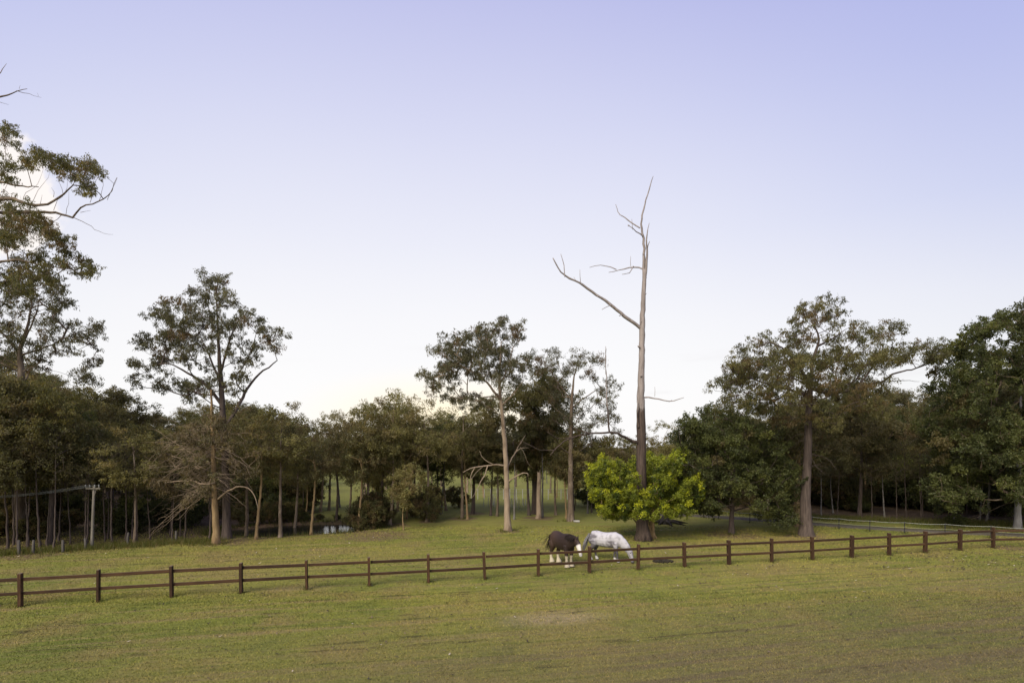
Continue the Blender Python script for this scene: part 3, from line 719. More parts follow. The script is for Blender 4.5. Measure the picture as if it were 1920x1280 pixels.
# second tree at the left edge, with a fine see-through crown
Yl = 34.5; g = ground(np.array([(36 - CX) / F * Yl, Yl, 0])); Y = Yl
Z2 = lambda s_: zoomlist(pair(s_), 0, 500, 2.286)
pts = Z2('''60 40|130 40|180 40|220 70|100 90|40 120|160 120|220 130|290 140|300 170|240 200|100 170|50 210|140 230|200 230|260 250|320 240|400 250|410 280|370 310|320 300|240 300|180 290|30 330|100 320|180 350
240 370|300 350|50 390|150 400|10 400|370 410|420 405|350 450|390 470|-40 60|-90 120|-60 200|-120 260|-50 300|-100 360|-30 420|20 60|20 160|0 240|60 280''')
pts += poly_pts([(-80, 430), (40, 400), (120, 470), (150, 500), (90, 560), (130, 640), (60, 700), (-80, 700)], 42, rng, 9)
C, Rr = px_clumps(pts, Y, 13, rng, 3.0, 50, 150, 1.9, 7)
make_tree('fine_crowned_gum_tree', g, [(g, 0.33), (W(38, 850, Y), 0.25), (W(39, 690, Y), 0.17), (W(36, 655, Y), 0.13), (W(50, 620, Y), 0.08), (W(60, 570, Y), 0.04)], C, Rr,
    bark='bark_mid', pal='grey', seed=12, leaves=125, Lf=0.145, Wf=0.021, droop=0.85, zmin=6, tip=0.010, label='gum with a fine lacy crown rising over the wood behind the power pole',
    limbs=[(pxline(Z2('85 380|40 310|0 270|-60 250'), Y, Y - 1), 0.09, 0.02), (pxline(Z2('90 380|200 345|290 300|380 270'), Y, Y + 1), 0.07, 0.015), (pxline(Z2('85 350|130 260|160 200|170 130'), Y, Y - .5), 0.07, 0.015)])

# ------------------------------------------------------------------ the dead tree
rng = np.random.default_rng(25)
g = ground(G(1206, 1013)); Y = g[1]; s_ = Y / F
m, nt, b = mat_new('dead_wood'); M['dead_wood'] = m
f = noise(nt, objcoord(nt, (1, 1, 0.10)), 8, 5, 0.7)
pale = ramp(nt, f, [(0.30, (0.14, 0.118, 0.105)), (0.62, (0.31, 0.270, 0.245))])
dark = ramp(nt, f, [(0.35, (0.030, 0.022, 0.018)), (0.65, (0.095, 0.068, 0.052))])
sp = nt.nodes.new('ShaderNodeSeparateXYZ'); nt.links.new(geopos(nt), sp.inputs[0])
zb = float(W(0, 768, Y)[2])
hm = mathn(nt, 'MULTIPLY_ADD', noise(nt, objcoord(nt, (3, 3, 0.6)), 1.6, 3), 1.6, sp.outputs[2])
nt.links.new(mixn(nt, maprange(nt, hm, zb + 0.65, zb + 0.95), dark, pale), b.inputs['Base Color']); bump(nt, b, f, 0.8, 0.05)
Zd = lambda q: zoomlist(pair(q), 1000, 320, 2.372)
mt = MB(); ml = MB()
def dl(mb, q, w0, w1, a=0.0, b_=0.0, k=6, jit=0.02):
    P = pxline(Zd(q), Y + a, Y + b_); P = np.array(P) - g
    Q, r = resample(P, np.linspace(w0, w1, len(P)) * s_ / 2, 0.3); Q[1:-1] += rng.normal(0, jit, Q[1:-1].shape)
    r = r * (1 + rng.normal(0, 0.05, len(r)))
    mb.tube(Q, r, k)
tp = [(1206, 1016, 28), (1205, 1000, 24.5), (1204, 985, 22.5), (1203, 950, 20), (1203, 900, 19), (1202.5, 860, 18), (1202, 790, 17), (1202, 771, 15.5), (1200.5, 745, 14), (1203, 700, 12), (1203.5, 660, 11), (1204, 615, 10.5),
      (1206, 564, 8.5), (1209, 518, 7.5), (1207.5, 505, 6.5)]
P = np.array([W(x, y, Y) for x, y, w in tp]) - g; Q, r = resample(P, np.array([w for *_, w in tp]) * s_ / 2, 0.3)
Q[2:-1, :2] += rng.normal(0, 0.012, Q[2:-1, :2].shape); mt.tube(Q, r * (1 + rng.normal(0, 0.02, len(r))), 14)
for a_ in np.linspace(0, 2 * np.pi, 8)[:-1]:           # root flare
    d = np.array([math.cos(a_), math.sin(a_), 0]); mt.tube([d * 0.15 + [0, 0, 0.9], d * 0.34 + [0, 0, 0.30], d * 0.50 + [0, 0, -0.08]], [0.12, 0.13, 0.11], 6)
dl(ml, '478 700|440 675|395 640|350 597|300 565|245 525|205 497|140 472|105 430|87 388', 7, 1.8, 0, -1.5)
dl(ml, '140 472|137 410|122 370', 1.8, 0.9, -1.3, -1.0); dl(ml, '210 497|207 440', 1.2, 0.7, -1.2, -1.2); dl(ml, '290 560|260 530|215 500', 2.2, 1.2, -.8, -.9); dl(ml, '345 597|325 600|305 617', 1.6, 1, -.6, -.9)
dl(ml, '395 640|382 645', 2, 1.5, -.4, -.6); dl(ml, '195 495|180 472', 1, .6, -1.2, -1.2); dl(ml, '343 595|340 583', 1.2, 1, -.6, -.6); dl(ml, '305 568|305 560', 1.2, 1, -.6, -.6)
dl(ml, '492 440|450 422|410 437|370 443|335 452', 3, 1.0, 0, .9); dl(ml, '370 440|320 420|285 415|250 430', 1.8, .9, .7, 1.2); dl(ml, '445 425|432 445|430 460|395 461', 2, 1, .2, -.3); dl(ml, '433 425|433 380', 1, .6, .3, .3)
dl(ml, '497 480|490 430|492 370|494 310|475 250|485 190|505 110|525 45|533 25', 6.5, 0.9, 0, .3)
dl(ml, '474 255|440 232|400 210|370 180|366 150', 2.6, .9, .1, .9); dl(ml, '490 295|455 265|425 245', 2.4, 1.2, .1, -.5); dl(ml, '442 262|438 240|438 215', 1.1, .6, -.2, -.2); dl(ml, '425 247|421 243', 2.4, 2, -.5, -.5)
dl(ml, '497 475|503 400|507 340|500 300|507 260|516 232', 5, .8, 0, -.4); dl(ml, '507 345|515 318|517 314', 2, 1, -.2, -.5); dl(ml, '494 372|487 370', 1.5, 1, 0, 0); dl(ml, '490 180|483 208', 1.2, .8, .2, .2)
dl(ml, '490 1008|530 1003|570 1022|610 1028|645 1022|670 1008', 3.2, 1.0, 0, -.8); dl(ml, '540 1003|540 960', .9, .5, -.2, -.2); dl(ml, '605 1027|615 1018', .9, .6, -.5, -.5)
dl(ml, '468 1140|462 1090|462 1020', 5, 1.5, -.25, -.3); dl(ml, '480 1060|466 1055|460 1025', 3, 1.2, -.2, -.2); dl(ml, '478 790|466 780', 3.5, 3, -.05, -.3); dl(ml, '484 915|476 912', 3, 2.5, -.1, -.3)
dl(ml, '484 600|478 585', 2, 1.2, 0, 0); dl(ml, '488 540|482 525', 1.8, 1, 0, 0); dl(ml, '494 560|503 545', 1.6, 1, 0, 0); dl(ml, '478 685|480 665', 2, 1, -.1, -.2)
# the long broken limb low on the left with its upright shoot
dl(ml, '474 1215|430 1200|385 1170|340 1160|250 1168|165 1185|120 1215|75 1265', 6, 1.6, 0, -2.6); dl(ml, '338 1158|330 1050|322 900|322 780', 3.2, .8, -1.0, -1.2); dl(ml, '322 905|318 800|325 790', 1.2, .6, -1.1, -1.1)
dl(ml, '250 1168|200 1155|160 1140|132 1096', 2.6, 1, -1.6, -2.2); dl(ml, '165 1185|100 1195|60 1160', 1.8, .8, -2.2, -2.8); dl(ml, '100 1240|30 1250|-20 1215|-60 1200', 1.6, .8, -2.5, -3.2); dl(ml, '132 1130|100 1115|85 1105', 1.2, .6, -2.1, -2.3)
dl(ml, '328 1040|300 1035|282 1030', 1, .5, -1.1, -1.1); dl(ml, '326 960|338 935', .8, .5, -1.1, -1.1)
dt = tag(empty('dead_tree', g), 'tall bare dead tree with pale upper wood and dark lower bark', 'tree')
link('trunk', mt.mesh('dead_trunk', M['dead_wood'], True), dt); link('limbs', ml.mesh('dead_limbs', M['dead_wood'], True), dt)

# bright regrowth tree round its foot
g2 = ground(G(1217, 1008)); g2[1] -= 0.35; Yb = g2[1]
rng = np.random.default_rng(26)
pl = poly_pts([(1104, 905), (1112, 880), (1128, 868), (1150, 872), (1175, 872), (1195, 862), (1215, 858), (1240, 862), (1262, 856), (1278, 850), (1285, 870), (1292, 890), (1308, 892), (1314, 920), (1298, 930), (1296, 950),
               (1275, 962), (1240, 965), (1215, 968), (1190, 960), (1165, 970), (1138, 968), (1125, 950), (1112, 935)], 150, rng, 6)
pl += [(1104, 897), (1136, 866), (1162, 874), (1216, 858), (1277, 848), (1282, 858), (1310, 905), (1316, 926), (1306, 934), (1292, 950), (1228, 865), (1190, 870), (1120, 884), (1268, 860), (1300, 900)]
C, Rr, CP = [], [], []
for x, y in pl:                                     # upward sprays: leafy shoots pointing away from the foot
    for _ in range(2):
        e = math.sqrt(max(0.1, 1 - ((x - 1208) / 112) ** 2)); dy = rng.uniform(-1, 1) * 2.3 * e
        if abs(x - 1202) < 24 and y < 905: dy = abs(dy) + 0.7
        p0 = W(x + rng.normal(0, 5), y + rng.normal(2, 4), Yb + dy); d = p0 - (g2 + [0, 0, 0.9]); d /= np.linalg.norm(d); d = d + [0, 0, 0.45] + rng.normal(0, .22, 3); d /= np.linalg.norm(d)
        ln_ = rng.uniform(0.25, 0.62)
        for f_, r_ in ((-.5, .30), (0.0, .25), (.45, .19), (.85, .13)):
            C.append(p0 + d * ln_ * f_); Rr.append(r_ * rng.uniform(.8, 1.2)); CP.append('tips' if f_ > .2 and rng.random() < .82 else 'lime')
stems = []
for k in range(12):
    e = (rng.uniform(1135, 1285), rng.uniform(900, 950)); dz = rng.uniform(-1.8, 1.8)
    stems.append(([g2 + [rng.normal(0, .16), rng.normal(0, .12), -0.05], W((1217 * 2 + e[0]) / 3 + rng.normal(0, 3), 975, Yb + dz * .25), W((1217 + e[0] * 1.3) / 2.3, 945, Yb + dz * .6), W(*e, Yb + dz)], 0.055, 0.018))
make_tree('bright_leafy_tree', g2, [(g2, 0.075), (W(1219, 985, Yb), 0.06), (W(1226, 950, Yb), 0.045), (W(1230, 900, Yb), 0.02)], C, Rr, bark='bark_tan', pal='lime', seed=13, leaves=105, Lf=0.105, Wf=0.023,
    leafmat='bush_leaf', cpal=CP, zmin=0.9, limbs=stems, rise=0.1, droop=0.0, tip=0.004, fill=0.40, tw=1, label='bright yellow-green bushy tree growing around the foot of the dead tree')

# ------------------------------------------------------------------ forest trees: prototypes, then copies
def proto(name, seed, hgt_m, crown_lo, crown_r, ncl, clr, bark, pal, leaves, Lf=0.28, Wf=0.06, tr=0.2, shape='dome', lean=0.4, zmin=None, **kw):
    rng = np.random.default_rng(seed)
    tops = [np.array([0, 0, 0.0])]
    la = rng.random() * 6.28; lv = np.array([math.cos(la), math.sin(la)]) * lean * 1.2; cv = rng.normal(0, lean * .35, 2)
    for k in range(1, 6):
        o_ = lv * (k / 5) ** 1.4 + cv * math.sin(k / 5 * 3.1) + rng.normal(0, lean * .06, 2)
        tops.append(np.array([o_[0], o_[1], hgt_m * (0.86 if shape != 'bush' else .7) * k / 5]))
    tk = [(p, tr * (1 - 0.17 * i)) for i, p in enumerate(tops)]
    C = []
    zc = (crown_lo + 1) / 2 * hgt_m; hz_ = (1 - crown_lo) / 2 * hgt_m
    while len(C) < ncl:
        q = rng.uniform(-1, 1, 3)
        if shape == 'dome':
            if q @ q > 1 or (q @ q < 0.15): continue
            wz = 1.0 - 0.35 * max(0, -q[2])
        elif shape == 'layer':
            lv = np.round(q[2] * 2.5) / 2.5; q[2] = lv + rng.normal(0, .06); rad = math.hypot(q[0], q[1])
            if rad > math.sqrt(max(0.05, 1 - q[2] ** 2)) * (0.7 + 0.3 * rng.random()): continue
            wz = 1
        else:
            if q @ q > 1: continue
            wz = 1
        ax = np.array([np.interp(zc + q[2] * hz_, [t[2] for t in tops], [t[i] for t in tops]) for i in (0, 1)])
        C.append([ax[0] + q[0] * crown_r * wz, ax[1] + q[1] * crown_r * wz, zc + q[2] * hz_])
    Rr = clr * rng.uniform(0.7, 1.3, ncl)
    return make_tree(name, (0, 0, 0), tk, C, Rr, bark=bark, pal=pal, seed=seed, leaves=int(leaves * 1.6), Lf=Lf * 0.76, Wf=Wf * 0.68, zmin=crown_lo * hgt_m * 0.7 if zmin is None else zmin, nolink=True, **kw)

PR_ = {
 'open_a': proto('open_gum_a', 101, 14, 0.46, 3.5, 48, 0.80, 'bark_mid', 'warm', 125, tr=0.19),
 'open_b': proto('open_gum_b', 102, 14, 0.42, 3.1, 46, 0.76, 'bark_tan', 'brown', 120, tr=0.15),
 'open_c': proto('open_gum_c', 103, 14, 0.38, 3.7, 52, 0.80, 'bark_pale', 'warm', 120, tr=0.17, shape='layer'),
 'dense_a': proto('dense_gum_a', 104, 14, 0.36, 3.8, 74, 0.95, 'bark_dark', 'olive', 240, tr=0.21),
 'dense_b': proto('dense_gum_b', 105, 14, 0.32, 3.6, 76, 0.95, 'bark_mid', 'green', 240, tr=0.17),
 'dense_c': proto('dense_gum_c', 106, 14, 0.30, 3.4, 76, 0.90, 'bark_dark', 'brown', 230, tr=0.17, shape='layer'),
 'thin': proto('thin_gum', 107, 14, 0.60, 2.0, 22, 0.75, 'bark_grey', 'grey', 150, tr=0.12, lean=0.35),
 'sapling': proto('sapling', 108, 5, 0.30, 1.15, 30, 0.42, 'bark_tan', 'warm', 150, 0.16, 0.035, tr=0.045, shape='bush', lean=0.2),
 'shrub': proto('shrub', 109, 3, 0.02, 1.7, 44, 0.5, 'bark_dark', 'olive', 200, 0.18, 0.05, tr=0.05, shape='bush', zmin=0.1, rise=0.0),
 'shrub_g': proto('shrub_green', 110, 3, 0.02, 1.8, 44, 0.5, 'bark_mid', 'green', 200, 0.18, 0.05, tr=0.05, shape='bush', zmin=0.1, rise=0.0),
 'far_a': proto('far_tree_a', 111, 14, 0.04, 4.4, 70, 1.15, 'bark_mid', 'warm', 110, 0.42, 0.10, tr=0.2, shape='bush'),
 'far_b': proto('far_tree_b', 112, 14, 0.06, 4.6, 70, 1.15, 'bark_dark', 'warm', 110, 0.42, 0.10, tr=0.2, shape='layer'),
 'bare': proto('bare_sapling', 113, 8, 0.50, 1.2, 14, 0.55, 'bark_dark', 'brown', 60, 0.16, 0.04, tr=0.06, lean=0.22),  # dark bark puts the deep shade of the wood edge into the stems
}
PH = {'sapling': 5, 'shrub': 3, 'shrub_g': 3, 'bare': 8}
def place(kind, x, y, height, name, label, group, cat='tree', rz=0.0, wide=1.0):
    k = height / PH.get(kind, 14)
    kx = (k ** 0.75) * wide
    t = empty(name, (x, y, float(hgt(x, y))), rz, (kx, kx, k)); tag(t, label, cat, group)
    for nme, me in PR_[kind]: link(nme, me, t)
    return t

SKY = np.array([(-700, 640), (-300, 670), (0, 655), (60, 668), (130, 708), (200, 722), (240, 738), (300, 742), (480, 742), (560, 762), (592, 782), (620, 768), (645, 792), (662, 765), (690, 745), (740, 735), (790, 745), (830, 765),
                (850, 745), (900, 765), (1000, 760), (1100, 792), (1140, 805), (1180, 812), (1215, 790), (1240, 786), (1265, 800), (1290, 786), (1340, 772), (1380, 760), (1500, 720), (1640, 708), (1700, 708), (1735, 725), (1765, 740),
                (1800, 700), (2000, 640), (2600, 600)], float)
def top_h(X, Y, drop=0.0):
    px = CX + X / Y * F
    return H - (np.interp(px, SKY[:, 0], SKY[:, 1]) + drop - HZ) / F * Y

rng = np.random.default_rng(31)
# trees that can be told apart in the middle distance: x, base y, top y, kind, trunk width factor
LABM = {'open_a': 'grey-brown gum with open olive crown', 'open_b': 'slim tan-trunked gum with brownish crown', 'open_c': 'pale-trunked gum with layered yellowish crown', 'dense_a': 'dark-trunked gum with heavy olive crown',
        'dense_b': 'gum with deep green crown', 'dense_c': 'dark gum with brownish layered crown', 'thin': 'thin white-stemmed gum with small high crown', 'bare': 'thin bare sapling with few brown leaves',
        'sapling': 'young gum sapling with yellow-green leaves', 'shrub': 'rounded olive shrub', 'shrub_g': 'rounded green shrub', 'far_a': 'yellowish bushy tree', 'far_b': 'olive bushy tree'}
mid = [(526, 1006, 752, 'open_a'), (583, 1001, 778, 'open_b'), (601, 960, 786, 'open_c'), (617, 957, 770, 'open_c'), (631, 976, 812, 'open_a'), (637, 952, 796, 'thin'), (671, 992, 775, 'open_b'),
       (685, 987, 760, 'open_c'), (692, 986, 742, 'open_a'), (715, 972, 752, 'dense_a'), (731, 984, 730, 'open_c'), (762, 973, 775, 'open_b'), (801, 978, 748, 'open_a'), (822, 963, 768, 'dense_b'), (827, 964, 770, 'thin'), (836, 958, 765, 'open_c'),
       (867, 972, 742, 'open_a'), (877, 973, 790, 'open_b'), (886, 963, 775, 'dense_a'), (889, 962, 800, 'open_c'), (920, 966, 790, 'dense_c'), (932, 967, 800, 'open_a'), (964, 973, 800, 'thin'), (992, 965, 790, 'dense_a'), (1017, 969, 770, 'thin'),
       (1042, 964, 800, 'open_a'), (1062, 971, 815, 'open_b'), (1102, 961, 808, 'thin'), (1130, 958, 812, 'open_b'), (1160, 956, 815, 'open_c'), (1185, 957, 812, 'open_a'), (1240, 957, 788, 'open_c'), (1262, 960, 800, 'far_a'),
       (480, 1010, 742, 'open_b'), (462, 1000, 750, 'open_a'), (552, 985, 775, 'open_c'), (655, 965, 790, 'open_c'), (745, 960, 748, 'open_c'), (775, 958, 752, 'open_a')]
from collections import defaultdict
SETS = defaultdict(list)
def side_of(x): return 'by the pond' if x < 700 else 'in the open paddock grove' if x < 1110 else 'behind the dead tree'
for x, yb, yt, k in mid: SETS[(k, side_of(x))].append((gY(yb) * (HZ - yt) / F + H, x))
SIZE = {1: [''], 2: ['taller ', 'shorter '], 3: ['tallest ', 'middling ', 'shortest '], 4: ['tallest ', 'second tallest ', 'second shortest ', 'shortest '], 5: ['tallest ', 'second tallest ', 'middling ', 'second shortest ', 'shortest ']}
for x, yb, yt, k in mid:
    g = ground(G(x, yb)); h_ = H - (yt + 4 - HZ) / F * g[1] - g[2]
    side = side_of(x); st_ = sorted(SETS[(k, side)], reverse=True); rank = [q[1] for q in st_].index(x); adj = SIZE[len(st_)][rank] if len(st_) in SIZE else ''
    place(k, g[0], g[1], h_, 'gum_tree', f'{adj}{LABM[k]} {side}', f'gums {side}', rz=rng.random() * 6.28, wide=0.95 if k != 'thin' else 1.1)
g = ground(G(756, 993)); place('sapling', g[0], g[1], 4.6, 'gum_sapling', 'light yellow-green sapling standing clear on the paddock grass near the pond', None, rz=1.0, wide=1.05)
# pale broken stump trunk
g = ground(G(1010, 971)); mb = MB(); Yt = g[1]; ht = float(W(0, 884, Yt)[2])
mb.tube([[0, 0, -.1], [0.02, 0, .4], [0, 0.02, ht * .5], [0.05, 0, ht * .93], [0.03, 0, ht]], [0.30, 0.2, 0.18, 0.16, 0.10], 9)
mb.tube([[0.08, 0, ht * .9], [0.12, 0.02, ht * 1.06]], [0.06, 0.015], 5); mb.tube([[-0.07, 0.03, ht * .9], [-0.1, 0.02, ht * 1.02]], [0.05, 0.01], 5)
t = tag(empty('dead_stump', g), 'pale snapped-off trunk standing among the paddock gums', 'stump'); link('trunk', mb.mesh('snapped_trunk', M['bark_pale'], True), t)

def fill_trees(region, n, kinds, label_tail, group, mind, drop=(0, 45), ymax=None, name='forest_tree', hmin=5.0):
    pts_ = []; tries = 0
    while len(pts_) < n and tries < n * 80:
        tries += 1
        x, y = region(rng)
        if pond_d(x, y) < 1.35: continue
        if any((x - a) ** 2 + (y - b) ** 2 < mind ** 2 for a, b in pts_): continue
        pts_.append((x, y))
        k = kinds[rng.integers(len(kinds))]
        h_ = max(hmin, top_h(x, y, rng.uniform(*drop)))
        if y > 105 and -0.42 < (x / y) < -0.22: h_ = min(h_, 6.0)          # the low gap in the far tree line beyond the pond
        place(k, x, y, h_, name, f'{LABM[k]} {label_tail}', group, rz=rng.random() * 6.28, wide=rng.uniform(0.9, 1.15))

def reg_left(r):
    Y = r.uniform(29, 68); px = r.uniform(-330, 430); x = (px - CX) / F * Y
    while Y < edge_left(x) + 0.7: Y = r.uniform(29, 68); px = r.uniform(-330, 430); x = (px - CX) / F * Y
    return x, Y
fill_trees(reg_left, 62, ['dense_a', 'dense_b', 'dense_c', 'dense_c', 'open_a', 'open_b'], 'in the dark wood beyond the power pole', 'trees of the left wood', 2.3, (0, 85))
def reg_left_edge(r):
    px = r.uniform(-150, 400); Y0 = gY(np.interp(px, [-150, 0, 180, 400], [1052, 1041, 1029, 1014])); return (px - CX) / F * Y0, Y0 + r.uniform(0.4, 4.5)
fill_trees(reg_left_edge, 30, ['bare'], 'along the grassy edge of the dark wood', 'thin stems at the wood edge', 0.9, (60, 150), hmin=5.0)
def reg_right(r):
    px = r.uniform(1270, 2150); Y0 = np.interp(px, [1270, 1500, 1700, 2150], [50, 46.4, 43, 38.4]); Y = Y0 + r.uniform(0.5, 34); return (px - CX) / F * Y, Y
fill_trees(reg_right, 66, ['dense_a', 'dense_b', 'dense_c', 'dense_c', 'open_a', 'open_b'], 'in the dark wood beyond the driveway', 'trees of the right wood', 2.4, (0, 70))
def reg_right_edge(r):
    px = r.uniform(1500, 2000); Y0 = np.interp(px, [1270, 1500, 1700, 2150], [49.5, 46, 42.6, 38]); Y = Y0 + r.uniform(0.2, 3); return (px - CX) / F * Y, Y
fill_trees(reg_right_edge, 22, ['bare', 'thin', 'bare'], 'along the verge of the driveway', 'thin stems by the driveway', 1.2, (70, 160), hmin=5.0)
def reg_mid(r):
    Y = r.uniform(62, 100); px = r.choice([r.uniform(420, 575), r.uniform(670, 760), r.uniform(1060, 1300), r.uniform(1100, 1300)]); return (px - CX) / F * Y, Y
fill_trees(reg_mid, 34, ['open_a', 'open_c', 'open_a', 'open_c', 'open_b'], 'in the thinned grove beyond the pond and stump', 'trees of the far grove', 3.2, (8, 95))
def reg_glade(r):
    Y = r.uniform(62, 104); px = r.uniform(700, 1080); return (px - CX) / F * Y, Y
fill_trees(reg_glade, 16, ['open_a', 'open_c', 'open_b', 'thin'], 'scattered over the bright far grass', 'trees of the far glade', 5.0, (15, 70))
def reg_leftback(r):
    Y = r.uniform(62, 112); px = r.uniform(-330, 545); return (px - CX) / F * Y, Y
fill_trees(reg_leftback, 40, ['dense_a', 'dense_c', 'dense_b', 'open_a'], 'deep in the dark wood left of the pond', 'trees deep in the left wood', 3.2, (2, 60))
def reg_far(r):
    Y = r.uniform(112, 150); px = r.uniform(-150, 2050); return (px - CX) / F * Y, Y
fill_trees(reg_far, 95, ['far_a', 'far_b'], 'closing the view beyond the far field', 'trees of the far tree line', 3.0, (35, 100))

# shrubs of the understorey
def fill_shrubs(pxr, yr, n, tail, group, hr=(1.2, 3.2), depth=(0.3, 9)):
    for _ in range(n):
        px = rng.uniform(*pxr); Y0 = gY(np.interp(px, yr[0], yr[1])); Y = Y0 + rng.uniform(*depth); x = (px - CX) / F * Y
        if pond_d(x, Y) < 1.12: continue
        k = 'shrub' if rng.random() < .6 else 'shrub_g'
        place(k, x, Y, rng.uniform(*hr), 'understorey_shrub', f'{LABM[k]} {tail}', group, 'shrub', rng.random() * 6.28, rng.uniform(.9, 1.3))
fill_shrubs((-120, 400), ([-120, 0, 180, 400], [1048, 1040, 1028, 1012]), 30, 'under the dark wood behind the power pole', 'shrubs of the left wood', (1.0, 3.0), (3.5, 18))
fill_shrubs((1270, 2000), ([1270, 1500, 1700, 2000], [952, 962, 971, 984]), 40, 'under the dark wood beyond the driveway', 'shrubs of the right wood', (1.2, 3.6), (2.5, 18))
fill_shrubs((1470, 2000), ([1470, 1700, 2000], [948, 955, 962]), 42, 'deep in the dark wood beyond the driveway', 'shrubs deep in the right wood', (3.0, 5.5), (0, 20))
fill_shrubs((-250, 560), ([-250, 0, 560], [930, 930, 925]), 50, 'deep in the dark wood left of the pond', 'shrubs deep in the left wood', (3.0, 5.5), (0, 45))
fill_shrubs((430, 562), ([430, 562], [972, 966]), 20, 'in the thicket beyond the pond', 'shrubs beyond the pond', (1.2, 3.4), (0, 14))
fill_shrubs((1110, 1290), ([1110, 1290], [953, 953]), 16, 'under the trees behind the dead tree', 'shrubs behind the dead tree', (1.2, 3.6), (0, 22))
for _ in range(34):
    px = rng.choice([rng.uniform(440, 575), rng.uniform(665, 800), rng.uniform(1040, 1150)]); Y0 = rng.uniform(44, 64); x = (px - CX) / F * Y0
    place('sapling' if rng.random() < .65 else 'bare', x, Y0, rng.uniform(4, 7.5), 'young_gum', 'thin young gum filling the gaps of the grove', 'young gums of the grove', 'tree', rng.random() * 6.28, 1.0)
for x, yb, h_, k in ((680, 990, 2.0, 'shrub'), (686, 986, 2.6, 'shrub'), (676, 980, 1.4, 'shrub_g'), (694, 990, 1.8, 'shrub'), (706, 984, 2.4, 'shrub'), (716, 978, 1.8, 'shrub'), (552, 977, 1.3, 'shrub'), (600, 975, 0.45, 'shrub'),
                     (634, 974, 0.4, 'shrub_g'), (535, 978, 1.4, 'shrub'), (505, 981, 1.5, 'shrub'), (462, 984, 1.6, 'shrub'), (572, 976, 0.7, 'shrub_g')):
    g = ground(G(x, yb)); place(k, g[0], g[1], h_, 'pond_shrub', f'{LABM[k]} crowding the bank of the pond', 'shrubs round the pond', 'shrub', rng.random() * 6.28, 0.85)
for x, yb, h_ in ((803, 979, 2.6), (793, 976, 1.7), (772, 971, 2.0)):
    g = ground(G(x, yb)); place('shrub', g[0], g[1] + .4, h_, 'grove_shrub', 'dark shrub at the foot of the paddock gums', 'shrubs in the grove', 'shrub', rng.random() * 6.28, 0.75)
g = ground(G(860, 951)); place('shrub', g[0], g[1], 1.8, 'round_bush', 'small dark round bush alone on the bright far grass', None, 'shrub', 0.4, 1.0)

# ------------------------------------------------------------------ timber fence
m, nt, b = mat_new('fence_timber'); M['timber'] = m
oi = nt.nodes.new('ShaderNodeObjectInfo')
f = noise(nt, objcoord(nt, (1.2, 14, 14)), 2.4, 5, 0.7)
c = ramp(nt, f, [(0.28, (0.020, 0.011, 0.006)), (0.52, (0.050, 0.027, 0.013)), (0.75, (0.115, 0.062, 0.030))])
c = mixn(nt, 1.0, c, ramp(nt, oi.outputs['Random'], [(0, (0.72, 0.70, 0.70)), (1, (1.3, 1.22, 1.15))]), 'MULTIPLY')
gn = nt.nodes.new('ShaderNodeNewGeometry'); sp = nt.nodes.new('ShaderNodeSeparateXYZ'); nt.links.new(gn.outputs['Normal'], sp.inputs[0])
nt.links.new(mixn(nt, maprange(nt, sp.outputs[2], 0.5, 0.9, 0, 0.7), c, (0.16, 0.12, 0.075)), b.inputs['Base Color'])   # light on upward faces, painted into the timber colour
bump(nt, b, f, 0.5, 0.01)
m2 = m.copy(); M['timber_post'] = m2
for n_ in m2.node_tree.nodes:
    if n_.type == 'MAPPING': n_.inputs['Scale'].default_value = (14, 14, 1.2)
rng = np.random.default_rng(41)
def chamfer_box(name, dx, dy, dz, ch, mat, z0=0.0):
    me = bpy.data.meshes.new(name)
    import bmesh
    bm = bmesh.new(); bmesh.ops.create_cube(bm, size=1.0)
    bmesh.ops.scale(bm, vec=(dx, dy, dz), verts=bm.verts); bmesh.ops.translate(bm, vec=(0, 0, z0), verts=bm.verts)
    bmesh.ops.bevel(bm, geom=list(bm.edges), offset=ch, segments=1, affect='EDGES')
    bm.to_mesh(me); bm.free(); me.materials.append(mat); return me
PHT = 1.16
kx = np.arange(20)
ppx = (38.48 + 151.39 * kx) / (1 + 0.02975 * kx); dep = 19.95 * (1 + 0.02975 * kx)
fp = np.stack([(ppx - CX) / F * dep, dep], -1)
d0 = fp[1] - fp[0]
fp = np.vstack([fp[0] - 2 * d0, fp[0] - d0, fp, fp[19] + [2.15, 0.05], fp[19] + [4.4, 0.0]])
fence = tag(empty('timber_fence', (fp[0][0], fp[0][1], 0)), 'brown two-rail timber fence running across the paddock in front of the horses', 'fence')
O = np.array([fp[0][0], fp[0][1], 0.0])
pm = [chamfer_box(f'fence_post_{i}', 0.085 + .012 * i, 0.19 + 0.01 * i, PHT + 0.3, 0.010, M['timber_post'], (PHT + 0.3) / 2 - 0.3) for i in range(3)]
rm = chamfer_box('fence_rail', 1.0, 0.05, 0.115, 0.006, M['timber'])
zt, zb_ = [], []
for i, p in enumerate(fp):
    z = float(hgt(*p)); d = (fp[min(i + 1, len(fp) - 1)] - fp[max(i - 1, 0)])
    o = link('post', pm[i % 3], fence, np.array([p[0], p[1], z + rng.normal(0, .012)]) - O)
    o.rotation_euler = (rng.normal(0, .018), rng.normal(0, .018), math.atan2(d[1], d[0]) + rng.normal(0, .05))
    zt.append(z + 0.955 + rng.normal(0, .008)); zb_.append(z + 0.475 + rng.normal(0, .01))
